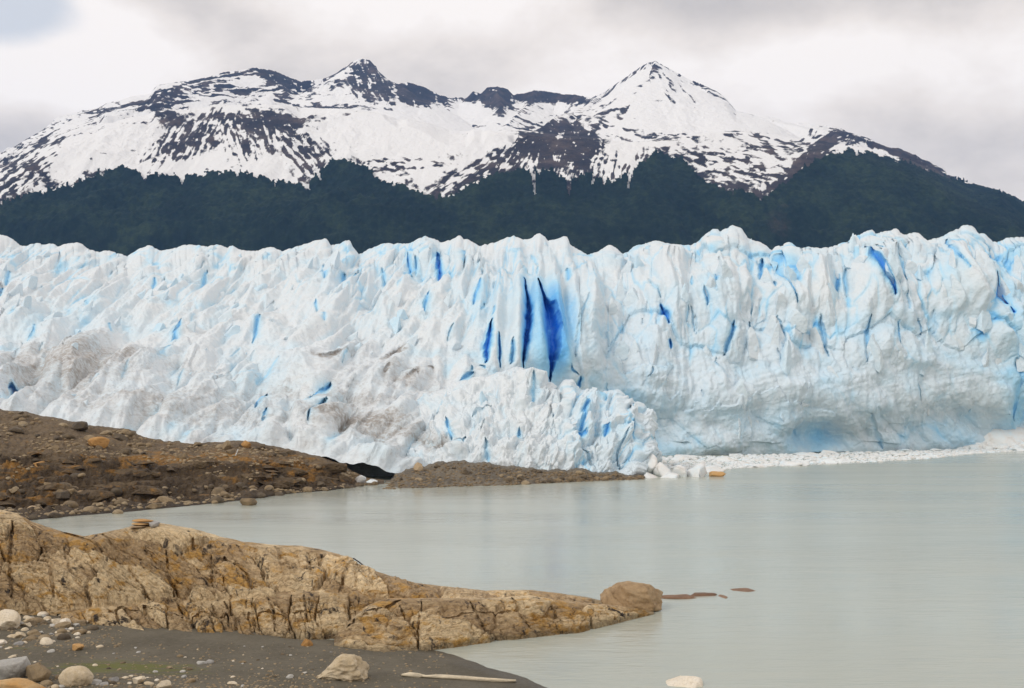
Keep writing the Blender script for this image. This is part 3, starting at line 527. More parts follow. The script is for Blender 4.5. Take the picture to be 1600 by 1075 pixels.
    for _ in range(110):
        x = rnd.uniform(-230, 1830); right = x > 960
        if right and rnd.random() < 0.45: continue
        y0 = rnd.uniform(392, 520 if right else 470) if rnd.random() < 0.72 else rnd.uniform(450, 620)
        L = rnd.uniform(9, 34 if right else 24); sh = float(np.interp(x, [-260, 300, 700, 850, 1300, 1860], [.7, .8, .45, .1, -.2, -.4]))+rnd.uniform(-.25, .25)
        lines.append(([(x+sh*L/2, y0-L/2), (x+rnd.uniform(-2, 2), y0), (x-sh*L/2, y0+L/2)], rnd.uniform(0.9, 2.6), rnd.uniform(0.8, 1.9), rnd.uniform(.08, .36), rnd.uniform(6, 14)))
    cd, cb, cid = carve(PX, PY, lines, 131)
    P = B+N*disp[..., None]
    ray = P-np.array([0, 0, CAM_H]); ray[..., 2] *= 0.3; ray /= np.linalg.norm(ray, axis=2, keepdims=True)
    P = P+ray*(cd-10.0*dome)[..., None]
    # compact blue ice shows on the walls between the fins
    gap_r = sstep(0.10, 0.0, b1)*0.30+sstep(0.14, 0.0, b2)*0.26
    gap_l = (sstep(0.12, 0.0, c1)*0.22+sstep(0.16, 0.0, c2)*0.24)*topband+0.34*sstep(0.16, 0.03, np.abs(perlin(s/88, t/80, 161)))*(1-topband)*np.clip(0.2+1.6*fbm(PX/90, PY/60, 2, 165), 0, 1)
    patch = np.clip(0.5+1.5*fbm(PX/75, PY/55, 3, 141), 0, 1.4)
    blue = np.maximum(cb, (gap_r*rough_r*wr+gap_l*wl)*patch)
    blue = blue+0.22*np.clip(fbm(PX/60, PY/45, 3, 142)+0.08, 0, 1)*(0.6+0.6*wr)+0.05*o2*wr+0.04*p2*wl+0.10*dome
    for hx, hy, rx, ry, bl in ((960,635,40,22,.3),(1000,690,30,30,.22),(1300,690,40,14,.13),(1240,690,60,20,.08),(1575,600,30,90,.22),(1480,680,50,25,.18),(1545,470,25,40,.2),(100,510,100,30,.12),(420,610,70,40,.10),(660,410,60,40,.10),(960,650,30,50,.1)):
        blue = blue+bl*np.exp(-((PX-hx)/rx)**2-((PY-hy)/ry)**2)
    tint = wr*(0.62-0.45*topband*(1-0.3*(PX > 1500)))+0.25*fbm(PX/150, PY/60, 3, 143)+0.12*wl
    dirt = -0.33+0.60*sstep(430, 640, PY)*wl*sstep(700, 480, PX*0+np.clip(PX-150, 0, 2000)*0.6)+0.25*fbm(PX/110, PY/50, 3, 151)*wl-0.6*wr
    for hx, hy, rx, ry, st in ((130,595,55,34,.62),(200,590,25,20,.5),(60,590,50,40,.3),(30,600,30,30,.3),(160,560,60,20,.3),(560,672,75,9,.9),(600,690,70,12,.45),(560,640,60,16,.30),(620,610,30,10,.3),(150,448,40,12,.45),(30,465,30,16,.4),(80,440,40,20,.3),(300,520,60,20,.22),(330,660,90,22,.22),(200,660,70,18,.25),(560,545,26,22,.32),(640,590,50,8,.3),(700,650,40,10,.3),(690,695,60,15,.3)):
        dirt = dirt+st*np.exp(-((PX-hx)/rx)**2-((PY-hy)/ry)**2)
    # thin dark debris lines on the lower slope
    for pts_ in ([(640,545),(615,565),(595,585)],[(612,595),(598,612)],[(655,590),(630,610)],[(665,583),(680,576)],[(540,562),(520,572),(490,580)],[(240,560),(225,580),(215,600)],[(85,565),(70,585),(66,605)],[(640,555),(610,568)]):
        d, tt, _ = seg_field(PX+2*fbm(PX/10, PY/10, 2, 9), PY, pts_); k = np.exp(-(d/2.2)**2)*np.clip(np.sin(np.pi*np.clip(tt, .05, .95)), 0, 1); dirt = dirt+1.3*k; P = P+ray*(1.2*k)[..., None]
    clear = (cd < 0.3) & (dome < 0.25) & (PX > -40) & (PX < 1640)
    plant_fins(68, P, N, clear & (PX > 950) & (F_ > 0.40) & (F_ < 0.90), shear, (1.1, 2.9), (2.0, 5.2), 71, 0.45)
    plant_fins(24, P, N, clear & (PX > 990) & (F_ > 0.10) & (F_ < 0.40), shear, (0.7, 2.2), (1.2, 3.2), 72, 0.75)
    plant_fins(46, P, N, clear & (F_ > 0.93) & (F_ < 0.985), shear*0.5, (0.8, 2.2), (1.6, 3.4), 73, 0.2, -0.55)
    plant_fins(74, P, N, clear & (PX < 930) & (F_ > 0.52) & (F_ < 0.93), shear*0.8, (0.9, 2.5), (1.6, 4.0), 74, 0.3, -0.1)
    plant_fins(30, P, N, clear & (PX < 760) & (F_ > 0.12) & (F_ < 0.52), shear*1.1, (0.6, 1.7), (0.8, 2.0), 75, 0.4, -0.35)
    # back of the crest and the roof of the melt cave under the front
    back = []
    for dz, dy in ((-3, 6), (-6, 16), (-8, 34), (-9, 70)):
        r = P[-1].copy(); r[:, 1] += dy; r[:, 0] *= (1+dy/250.0); r[:, 2] += dz; back.append(r)
    under = []
    for dy, dz in ((9, -8.0), (9.0, 0.3), (5.0, 0.35), (1.5, 0.1)):
        r = P[0].copy(); r[:, 1] += dy; r[:, 2] += dz; under.append(r)
    nb, nu = len(back), len(under)
    full = np.concatenate([np.array(under), P, np.array(back)], 0)
    def ext(a, lo=None): return np.concatenate([np.repeat(a[:1] if lo is None else np.full((1, C), lo), nu, 0), a, np.repeat(a[-1:], nb, 0)], 0)
    at_ = {'blue': ext(np.clip(blue, 0, 1)).ravel(), 'dirt': ext(dirt).ravel(), 'tint': ext(np.clip(tint, 0, 1)).ravel()}
    R = full.shape[0]; NN = grid_normals(full)
    Fq = grid_faces(R, C)
    cidE = ext(cid, -1).ravel(); PXe = ext(PX).ravel(); PYe = ext(PY).ravel(); Fe = np.concatenate([np.full((nu, C), -1.0), F_, np.full((nb, C), 2.0)], 0).ravel()
    fc = cidE[Fq]; part = np.where((fc[:, 0] == fc[:, 2]) & (fc[:, 0] >= 0) & (fc[:, 0] < len(CREV)), fc[:, 0]+1000, -1)
    # the seracs of the skyline are cut apart at its notches
    sl = np.array(SKYLINE); ys = sl[:, 1]; notch = [sl[i, 0] for i in range(1, len(sl)-1) if ys[i] >= ys[i-1] and ys[i] > ys[i+1] and max(ys[i]-ys[i-1], ys[i]-ys[i+1]) >= 3]
    notch = [n for n in notch if 0 < n < 1640]
    fpx = PXe[Fq].mean(1); fpy = PYe[Fq].mean(1); ff = Fe[Fq].mean(1)
    sid = np.searchsorted(np.array(notch), fpx)
    gap = np.diff([0]+notch+[1640]); gw = gap[np.clip(sid, 0, len(gap)-1)]
    cz = 400+0.35*gw+6*fbm(fpx/18, fpx*0, 2, 77)
    ser = (part < 0) & (fpy < cz) & (fpx > 0) & (fpx < 1640) & (ff > 0.3)
    part = np.where(ser, 2000+sid, part)
    split_x = 936+0.03*(fpy-500)
    part = np.where(part < 0, np.where(fpx < split_x, 1, 2), part)
    V = full.reshape(-1, 3)-G_INV; Nf = NN.reshape(-1, 3)
    for pid in np.unique(part):
        sel = part == pid
        if sel.sum() < 12 and pid >= 1000: part[sel] = np.where(fpx[sel] < split_x[sel], 1, 2)
    for pid in np.unique(part):
        nm = {1: 'ice_slope', 2: 'ice_cliff'}.get(int(pid), 'crevasse' if pid < 2000 else 'serac')
        o = sub_mesh(nm, V, Fq, part == pid, M['ice'], glacier, at_, Nf)
        if pid == 1: o['label'] = 'dirty hummocky ice slope running down to the moraine'
        if pid == 2: o['label'] = 'steep pale blue ice cliff standing in the lake'
        if nm == 'crevasse': o['label'] = 'deep blue crevasse'
build_glacier()

def build_toe():
    """the low lobe of broken ice that pushes out in front of the cliff"""
    u = np.linspace(0, 1, 560); pxu = np.interp(u, [0, .86, .93, .965, 1], [612, 988, 1009, 1014, 1004]); C = len(u)
    top = np.interp(pxu, [612, 650, 690, 720, 760, 790, 815, 835, 850, 870, 885, 905, 925, 940, 962, 978, 990, 1003, 1008, 1014], [655, 632, 615, 604, 598, 588, 583, 590, 603, 612, 604, 612, 619, 617, 621, 634, 637, 652, 676, 735])
    top = np.where(u > 0.93, np.interp(u, [0.93, 0.965, 1], [676, 715, 722]), top)
    base = np.interp(pxu, [612, 700, 800, 900, 1000, 1014], [764, 762, 758, 753, 749, 748])
    D0 = np.interp(u, [0, .12, .25, .6, .86, .93, .965, 1], [138, 135, 133, 134, 137, 141, 148, 170])
    nf = 190; f = np.linspace(0, 1, nf)[:, None]
    PX = np.broadcast_to(pxu, (nf, C)).copy(); PY = base+(top-base)*f
    prof = 17*f**1.6*np.interp(u, [0, .3, .86, .95, 1], [1.5, 1.1, .7, .35, .2])
    D = D0+prof
    P = np.stack([(PX-CX)/FOC*D, D, CAM_H+(HY-PY)/FOC*D], -1); N = grid_normals(P)
    s = PX+0.35*(PY-680)+8*fbm(PX/40, PY/40, 3, 201); F_ = np.broadcast_to(f, PX.shape)
    h1, b1, _ = cells(s/44, PY/62, 211, nd=4); t1 = cells.last; h2, b2, _ = cells(s/20, PY/28, 212, nd=3); t2 = cells.last; h3, b3, _ = cells(PX/8, PY/9, 213)
    rt = sstep(840, 920, PX)
    bl_ = np.abs(perlin(s/34, PY/44, 216))+0.5*np.abs(perlin(s/16, PY/22, 217))+0.22*np.abs(perlin(s/8, PY/9, 218))
    disp = (1.8+1.2*rt)*h1+1.1*t1+(0.5+0.6*rt)*h2+0.4*t2+0.14*h3+1.7*bl_+0.7*fbm(PX/25, PY/25, 4, 214)+0.12*ridged(PX/8, PY/7, 3, 215)
    disp *= 1-0.5*sstep(0.9, 1, F_)
    lines = [([(912,640),(905,665),(903,690)], 4.5, 2.5, .5, 9), ([(945,680),(942,694)], 4, 2, .6, 5), ([(985,668),(983,690)], 2.5, 1.5, .5, 4), ([(830,605),(831,625),(830,640)], 5, 1.6, .32, 10),
             ([(705,665),(710,685),(716,702)], 4, 2.2, .5, 7), ([(728,690),(722,712)], 3, 2.2, .25, 4), ([(812,680),(809,692)], 3, 1.5, .45, 4), ([(935,628),(945,640)], 6, 1.2, .3, 9), ([(898,690),(910,693)], 3.5, 1.4, .6, 4),
             ([(900,705),(915,722),(925,735)], 3, 1.6, .12, 4), ([(968,690),(962,715),(968,735)], 2.5, 1.6, .15, 4), ([(760,700),(764,728)], 5, 1.5, .25, 8), ([(690,620),(660,650)], 4, 1.5, .2, 8), ([(770,640),(740,660)], 3, 1.5, .12, 6), ([(868,640),(860,668)], 3, 1.5, .2, 6)]
    cd, cb, cid = carve(PX, PY, lines, 231)
    P = P+N*disp[..., None]; ray = P-np.array([0, 0, CAM_H]); ray /= np.linalg.norm(ray, axis=2, keepdims=True); P = P+ray*cd[..., None]
    blue = np.maximum(cb, (sstep(.12, 0, b1)*.22+sstep(.16, 0, b2)*.2)*(0.35+0.65*rt)*np.clip(.5+1.5*fbm(PX/40, PY/40, 2, 241), 0, 1.3))+0.12*np.clip(fbm(PX/45, PY/35, 3, 242), 0, 1)+0.05*rt
    dirt = -0.38+0.30*sstep(640, 740, PY)+0.35*sstep(760, 640, PX)+0.25*fbm(PX/60, PY/30, 3, 251)-0.2*rt
    for hx, hy, rx, ry, st in ((690,700,30,14,.5),(700,640,30,10,.4),(650,690,40,16,.5),(880,715,20,10,.25),(745,690,14,6,.5),(985,725,16,8,.3),(930,655,12,5,.35)):
        dirt = dirt+st*np.exp(-((PX-hx)/rx)**2-((PY-hy)/ry)**2)
    plant_fins(20, P, N, (cd < 0.2) & (PX > 650) & (F_ > 0.25) & (F_ < 0.97), 0.2+PX*0, (0.5, 1.4), (0.9, 2.6), 76, 0.4, -0.1)
    back = []
    for dz, dy in ((0.3, 3), (-0.5, 8), (-2.5, 16), (-8, 26), (-16, 34)):
        r = P[-1].copy(); r[:, 1] += dy; r[:, 0] *= (1+dy/160.0); r[:, 2] += dz; back.append(r)
    nb = len(back); full = np.concatenate([P, np.array(back)], 0)
    def ext(a): return np.concatenate([a, np.repeat(a[-1:], nb, 0)], 0).ravel()
    NN = grid_normals(full)
    V = full.reshape(-1, 3)-G_INV; Fq = grid_faces(full.shape[0], C); A = {'blue': np.clip(ext(blue), 0, 1), 'dirt': ext(dirt), 'tint': ext(np.full(PX.shape, .12)+0.15*rt)}
    cidE = np.concatenate([cid, np.full((nb, C), -1)], 0).ravel(); fc = cidE[Fq]; part = np.where((fc[:, 0] == fc[:, 2]) & (fc[:, 0] >= 0), fc[:, 0], -1)
    for pid in np.unique(part):
        if (part == pid).sum() < 12: part[part == pid] = -1
    for pid in np.unique(part):
        o = sub_mesh('ice_toe' if pid < 0 else 'crevasse', V, Fq, part == pid, M['ice'], glacier, A, NN.reshape(-1, 3))
        o['label'] = 'low lobe of broken ice pushing into the lake' if pid < 0 else 'deep blue crevasse'
build_toe()

# ------------------------------------------------------------------ sheets of bedrock and gravel
def sheet(px0, px1, step, base, top, Db, Dt, nf, prof=1.0, back=((0.0, 2.0), (-2.0, 6.0), (-6, 9.0))):
    cols = np.arange(px0, px1+0.01, step); b = interp_pts(base, cols); t = interp_pts(top, cols)
    d0 = interp_pts(Db, cols) if Db is not None else CAM_H*FOC/(b-HY); d1 = interp_pts(Dt, cols)
    f = np.linspace(0, 1, nf)[:, None]; PX = np.broadcast_to(cols, (nf, len(cols))).copy(); PY = b+(t-b)*f; D = d0+(d1-d0)*f**prof
    P = np.stack([(PX-CX)/FOC*D, D, CAM_H+(HY-PY)/FOC*D], -1); N = grid_normals(P)
    return PX, PY, np.broadcast_to(f, PX.shape), P, N, back
def close_back(P, back):
    rows = []
    for dz, dy in back:
        r = P[-1].copy(); k = (r[:, 1]+dy)/r[:, 1]; r[:, 0] *= k; r[:, 1] += dy; r[:, 2] += dz; rows.append(r)
    return np.concatenate([P, np.array(rows)], 0), len(rows)
def skirt(P, down):
    P = P.copy(); r = P[0].copy(); P[0, :, 2] -= down; P[1:4, :, 2] -= np.array([0.4, 0.18, 0.05])[:, None]*down; return P
def finish(name, P, back, attrs, mat):
    P = skirt(P, 0.8); full, nb = close_back(P, back); NN = grid_normals(full)
    A = {k: np.concatenate([v, np.repeat(v[-1:], nb, 0)], 0).ravel() for k, v in attrs.items()}
    return mesh_obj(name, full.reshape(-1, 3), grid_faces(*full.shape[:2]), mat, None, A, NN.reshape(-1, 3))

# moraine bank on the left, between lake and ice
def build_moraine():
    base = [(-300, 838), (0, 820), (100, 809), (200, 801), (300, 791), (390, 781), (450, 772), (520, 766), (565, 759), (600, 757)]
    top = [(-300, 630), (0, 642), (40, 646), (60, 652), (115, 663), (150, 666), (200, 675), (260, 690), (330, 697), (400, 692), (450, 704), (500, 716), (530, 728), (550, 742), (575, 753), (600, 756)]
    PX, PY, F_, P, N, back = sheet(-300, 600, 1.5, base, top, None, [(-300, 122), (0, 126), (400, 128), (520, 127), (600, 124)], 150, 1.0)
    amp = np.clip((565-PX)/60, 0.1, 1)*sstep(0.0, 0.08, F_)*(1-0.6*sstep(0.93, 1, F_))
    bedc = PY+0.06*(PX-300)+6*fbm(PX/90, PY/60, 3, 301)
    terr = (bedc/12.0) % 1.0; steps = sstep(0.35, 0.95, terr)-terr
    h1, b1, _ = cells(PX/34, bedc/12, 311, nd=4); q1 = cells.last; h2, b2, _ = cells(PX/14, bedc/6, 312, nd=4); q2 = cells.last
    rockw = sstep(0.08, 0.2, F_)*(1-sstep(0.58, 0.72, F_+0.08*fbm(PX/60, PY/40, 2, 303)))
    disp = amp*(rockw*(2.2*steps+0.6*h1+1.2*q1+0.4*h2+0.7*q2)+0.9*fbm(PX/80, PY/50, 4, 304)+0.25*fbm(PX/9, PY/6, 3, 305))
    P = P+N*disp[..., None]
    o = finish('moraine', P, ((0.3, 3.0), (-1.0, 9.0), (-4, 16.0)), {'bed': bedc/17.0*0.25, 'rust': 0.26*np.exp(-((PX-260)/150)**2-((PY-722+0.02*(PX-260))/15)**2)+0.26*np.exp(-((PX-20)/50)**2-((PY-735)/16)**2)+0.2*np.exp(-((PX-450)/80)**2-((PY-735)/20)**2)+0.1*np.exp(-((PX-80)/60)**2-((PY-775)/18)**2)-0.05, 'tone': 0.25*sstep(0.55, 0.75, F_)-0.12+0.12*fbm(PX/50, PY/20, 3, 371)}, M['bank']); o['kind'] = 'structure'
    return P, PX, PY, F_, rockw
MOR = build_moraine()
def build_spit():
    base = [(600, 764), (650, 763), (700, 761), (800, 758), (900, 753), (1000, 749), (1040, 747)]
    top = [(600, 759), (612, 750), (625, 742), (645, 734), (660, 731), (690, 726), (720, 724), (760, 728), (800, 731), (850, 736), (900, 737), (940, 740), (975, 744.5), (1006, 748.5)]
    PX, PY, F_, P, N, back = sheet(600, 1006, 1.0, base, top, None, [(600, 126), (700, 129), (800, 129), (900, 131), (1040, 135)], 50, 1.0)
    P = P+N*(sstep(0, .2, F_)*(0.5*fbm(PX/25, PY/14, 4, 351)+0.2*cells(PX/8, PY/5, 352)[0]))[..., None]
    o = finish('gravel_spit', P, ((0.2, 2.0), (-1, 6.0), (-3, 10)), {'bed': PY*0.02}, M['spit']); o['kind'] = 'structure'
    return P, PX, PY, F_
SPIT = build_spit()

# beach under and in front of the camera
SHORE = np.array([on_level(*p)[:2] for p in ((560, 1003), (640, 1007), (690, 1018), (760, 1040), (830, 1063), (872, 1078), (930, 1100))]+[(6, 24), (9, 12), (12, 0), (16, -20)])
def shore_dist(X, Y):
    best = np.full(X.shape, 1e6); side = np.zeros(X.shape)
    for a, b in zip(SHORE[:-1], SHORE[1:]):
        d = b-a; t = np.clip(((X-a[0])*d[0]+(Y-a[1])*d[1])/(d@d), 0, 1); q = np.hypot(X-a[0]-t*d[0], Y-a[1]-t*d[1]); m = q < best
        best = np.where(m, q, best); side = np.where(m, np.sign((X-a[0])*d[1]-(Y-a[1])*d[0]), side)
    return best*side
def beach_z(X, Y):
    X = np.asarray(X, float); Y = np.asarray(Y, float); d = shore_dist(X, Y)
    d = d+0.28*fbm(X/1.6, Y/1.6, 3, 405); d = np.where((Y > 39.5) & (X > -9), np.minimum(d, 40.5-Y), d)
    z = np.where(d > 0, 0.62*(1-np.exp(-d/9.0)), 0.12*d)+0.012*d*(d > 0)
    z = z+0.04*fbm(X/3, Y/2, 4, 401)*sstep(0, 2, d)
    return z+7.0*(1-sstep(2, 25, Y))
def build_beach():
    xs = np.concatenate([np.linspace(-60, -24, 30, endpoint=False), np.linspace(-24, 6, 300, endpoint=False), np.linspace(6, 30, 40)])
    ys = np.concatenate([np.linspace(-30, 26, 60, endpoint=False), np.linspace(26, 48, 240)])
    X, Y = np.meshgrid(xs, ys); Z = beach_z(X, Y); d = shore_dist(X, Y)
    pxx = X/np.maximum(Y, 1)*FOC+CX; pyy = HY-(Z-CAM_H)/np.maximum(Y, 1)*FOC
    algae = 0.42*np.exp(-((pxx-180)/170)**2-((pyy-1042)/17)**2)+0.30*np.exp(-((pxx-60)/150)**2-((pyy-1010)/9)**2)+0.12*np.exp(-((pyy-1050)/25)**2)
    wet = sstep(1.6, 0.1, d)
    o = mesh_obj('beach', np.stack([X, Y, Z], -1).reshape(-1, 3), grid_faces(*X.shape), M['beach'], None, {'algae': algae.ravel(), 'wet': wet.ravel()}); o['kind'] = 'structure'
build_beach()

# foreground bedrock, one mesh per jointed block
def connected(ids, least):
    """label the connected patches of a grid of ids; patches below `least` cells join a neighbour"""
    for _ in range(3):
        lab = np.arange(ids.size).reshape(ids.shape)
        h = ids[:, 1:] == ids[:, :-1]; v = ids[1:] == ids[:-1]
        while True:
            old = lab.copy()
            for _k in range(12):
                lab[:, 1:] = np.where(h, np.minimum(lab[:, 1:], lab[:, :-1]), lab[:, 1:]); lab[:, :-1] = np.where(h, np.minimum(lab[:, 1:], lab[:, :-1]), lab[:, :-1])
                lab[1:] = np.where(v, np.minimum(lab[1:], lab[:-1]), lab[1:]); lab[:-1] = np.where(v, np.minimum(lab[1:], lab[:-1]), lab[:-1])
            if (old == lab).all(): break
        u, inv, cnt = np.unique(lab, return_inverse=True, return_counts=True); small = (cnt < least)[inv].reshape(lab.shape)
        if not small.any(): break
        while small.any():
            for ax, sh in ((1, 1), (0, -1), (1, -1), (0, 1)):
                r_ = np.roll(lab, sh, ax); rs_ = np.roll(small, sh, ax)
                if sh == 1: (r_ if ax == 0 else r_.T)[0] = -1; (rs_ if ax == 0 else rs_.T)[0] = True
                else: (r_ if ax == 0 else r_.T)[-1] = -1; (rs_ if ax == 0 else rs_.T)[-1] = True
                take = small & ~rs_; lab = np.where(take, r_, lab); small = small & ~take
        ids = lab
    return lab
def build_outcrop(label, px0, px1, base, top, Db, Dt, nf, shear, cs, ct, seed, cracks, amp=1.0, hump=0.5, back=((-0.15, 0.9), (-0.7, 2.4), (-2.6, 5.0), (-6, 7))):
    PX, PY, F_, P, N, _ = sheet(px0, px1, 0.9, base, top, Db, Dt, nf, 1.0)
    s = PX-interp_pts(shear, PX)*(PY-900)+11*fbm(PX/70, PY/55, 3, seed); t = PY-0.16*(PX-400)*0.3+10*fbm(PX/110, PY/60, 3, seed+1)
    edge = sstep(px0, px0+25, PX)*sstep(px1, px1-35, PX); tfade = 1-0.92*sstep(0.80, 0.99, F_)
    h1, b1, id1 = cells(s/cs, t/ct, seed+2, 0.8); h2, b2, _ = cells(s/(cs*0.36)+5, t/(ct*0.42), seed+3, nd=4); o2_ = cells.last
    jw = 0.05+0.07*np.clip(fbm(PX/45, PY/35, 2, seed+11)+0.3, 0, 1); joint = np.clip(1-b1/jw, 0, 1)**0.7; joint2 = np.clip(1-b2/0.10, 0, 1)*np.clip(0.4+1.5*fbm(PX/60, PY/45, 2, seed+12), 0, 1)
    bed = t-np.interp(PX, [-260, 150, 450, 700], [.25, .55, .3, .1])*(PX-300)*(1.0 if px0 < 0 else 0.35)
    bedr = (bed/9.0+1.2*fbm(PX/50, PY/40, 2, seed+5)) % 1.0; ledge = sstep(0.1, 0.6, bedr)*(1-sstep(0.9, 1.0, bedr))
    off = ((id1*7919) % 101)/101.0-0.5
    bulge = hump*np.sin(np.pi*np.clip(F_, 0, 1))**0.7*(0.12+0.88*edge)
    disp = -0.06+amp*(0.34*off*(1-joint)-0.32*joint+0.34*h1-0.16*joint2+0.17*h2+0.12*o2_+0.11*(ledge-0.5)+0.22*fbm(s/34, t/26, 4, seed+6)+0.09*ridged(s/11, t/6, 3, seed+7)+0.03*ridged(PX/4.5, PY/4, 2, seed+9))
    disp *= (0.12+0.88*edge)*tfade*np.interp(PX, [560, 680, 900], [1, 0.6, 0.5] if px0 < 0 else [1, 1, .7])
    cd = np.zeros(PX.shape)
    for pts_, hw, dep in cracks:
        d, tt, _ = seg_field(PX+2.2*fbm(PX/9, PY/9, 2, seed+8), PY, pts_); w = hw*np.clip(np.sin(np.pi*np.clip(tt*.94+.03, 0, 1)), .08, 1)**.5
        cd = np.maximum(cd, dep*np.clip(1-(d/w)**2, 0, 1)**.7)
    P = P+N*disp[..., None]; ray = P-np.array([0, 0, CAM_H]); ray /= np.linalg.norm(ray, axis=2, keepdims=True); P = P+ray*(cd-bulge)[..., None]
    P = skirt(P, 0.5); full, nb = close_back(P, back); NN = grid_normals(full); C = PX.shape[1]
    root = empty('rock_outcrop', (float(P[0, :, 0].mean()), float(P[0, :, 1].mean()), 0.0)); tag(root, label, 'rock')
    org = np.array(root.location)
    tone = 0.36*off+0.14*fbm(PX/40, PY/25, 3, seed+13); rust = 0.10*(((id1*104729) % 97)/97.0-0.5)+0.10*fbm(PX/90, PY/50, 2, seed+14)+0.03
    A = {k: np.concatenate([v, np.repeat(v[-1:], nb, 0)], 0).ravel() for k, v in (('bed', bed/9.0*0.25), ('tone', tone), ('rust', rust))}
    ide = np.concatenate([id1, np.repeat(id1[-1:], nb, 0)], 0); Fq = grid_faces(*full.shape[:2]); part = connected(ide[:-1, :-1], 90).ravel()
    V = full.reshape(-1, 3)-org; Nf = NN.reshape(-1, 3)
    for pid in np.unique(part): sub_mesh('rock_block', V, Fq, part == pid, M['rock'], root, A, Nf)
    return P, PX, PY

CR_UP = [([(95,830),(150,850),(200,890),(235,935)], 3, .3), ([(60,850),(80,890),(85,940)], 4, .35), ([(160,835),(190,860),(225,880)], 3, .25), ([(215,850),(255,885),(275,920)], 4, .4), ([(255,880),(270,905),(268,925)], 3, .3), ([(300,850),(330,880),(350,905)], 3.5, .3), ([(350,875),(385,900),(400,925)], 4, .4), ([(260,862),(265,900),(272,928)], 3, .3),
         ([(430,855),(440,880),(455,895)], 3, .3), ([(480,865),(485,890)], 3.5, .3), ([(503,868),(508,895)], 3.5, .3), ([(330,870),(335,925)], 2.5, .25), ([(548,880),(535,915),(530,935)], 3.5, .4), ([(575,890),(580,920)], 3, .25), ([(100,850),(110,900),(140,930)], 3, .25), ([(20,820),(15,880),(20,940)], 4, .3), ([(370,850),(400,870),(420,905)], 3, .3), ([(600,905),(640,925)], 3, .2)]
CR_LO = [([(275,940),(295,970),(310,995)], 3, .3), ([(300,940),(330,975),(340,1000)], 3, .3), ([(330,945),(345,975),(352,998)], 2.5, .25), ([(350,940),(368,970),(372,995)], 3, .3), ([(420,935),(428,960),(430,990)], 3, .25), ([(455,930),(452,985)], 3, .25), ([(275,968),(400,962),(500,955)], 2.2, .2), ([(475,930),(480,975)], 2.5, .2), ([(395,935),(398,990)], 2.5, .2), ([(170,960),(190,952),(215,958)], 5, .35), ([(225,955),(240,965)], 5, .35)]
CR_NO = [([(545,985),(580,958),(625,938)], 3, .3), ([(625,945),(640,975),(655,1005)], 3, .25), ([(660,940),(650,1000)], 2.5, .2), ([(735,940),(750,965),(765,995)], 3, .25), ([(800,935),(815,960),(830,985)], 3, .25), ([(680,960),(760,955),(850,950)], 2, .15), ([(860,945),(880,975)], 2.5, .2)]
UP = build_outcrop('long humped ridge of banded ochre rock beside the lake', -260, 950,
    [(-260, 965), (0, 948), (170, 948), (300, 938), (400, 932), (560, 928), (620, 925), (700, 942), (800, 950), (950, 955)],
    [(-260, 790), (-100, 800), (0, 797), (30, 803), (50, 815), (90, 828), (130, 838), (155, 834), (200, 824), (250, 818), (300, 826), (345, 838), (380, 846), (430, 851), (470, 853), (500, 858), (545, 870), (556, 882), (575, 888), (620, 903), (650, 911), (700, 917), (760, 923), (830, 922), (880, 928), (915, 933), (950, 941)],
    [(-260, 41), (0, 41.6), (300, 42), (560, 42.6), (700, 43.5), (950, 46)], [(-260, 47), (0, 47), (300, 48), (560, 48.5), (700, 48.7), (950, 48)], 185, [(-260, .5), (0, .55), (60, 1.0), (200, 1.35), (330, 1.1), (450, .7), (560, .5), (950, .3)], 84, 66, 501, CR_UP, 1.0, 0.75)
LO = build_outcrop('low vertically jointed ledge of pale rock along the beach', 95, 600,
    [(95, 985), (140, 994), (200, 1006), (260, 1000), (330, 1001), (420, 998), (500, 992), (545, 990), (600, 985)],
    [(95, 958), (150, 948), (200, 943), (300, 938), (420, 929), (500, 924), (560, 924), (600, 935)],
    [(95, 40.3), (200, 39.4), (420, 39.6), (600, 40.5)], [(95, 41.5), (300, 42.2), (600, 42.8)], 95, [(95, .8), (250, .55), (400, .3), (600, .1)], 44, 64, 521, CR_LO, 0.8, 0.25, ((0.0, 0.5), (-0.6, 1.5), (-2, 3)))
NO = build_outcrop('sloping nose of ochre rock dipping into the lake', 522, 1022,
    [(522, 1008), (560, 1018), (600, 1026), (640, 1024), (660, 1016), (700, 1007), (780, 1001), (850, 995), (905, 988), (950, 975), (1000, 962), (1022, 957)],
    [(522, 995), (545, 972), (570, 950), (590, 940), (610, 936), (650, 936), (700, 936), (760, 936), (830, 932), (865, 938), (900, 943), (940, 945), (1000, 951), (1022, 955)],
    [(522, 38.6), (600, 37.4), (660, 38.1), (780, 39.8), (905, 41.3), (1022, 45)], [(522, 40), (600, 41.5), (700, 42), (830, 42.8), (905, 43.5), (1022, 45.8)], 110, [(522, -.3), (600, .1), (650, .35), (1022, .4)], 70, 52, 541, CR_NO, 0.8, 0.3, ((-0.05, 0.5), (-0.5, 1.4), (-2, 3)))

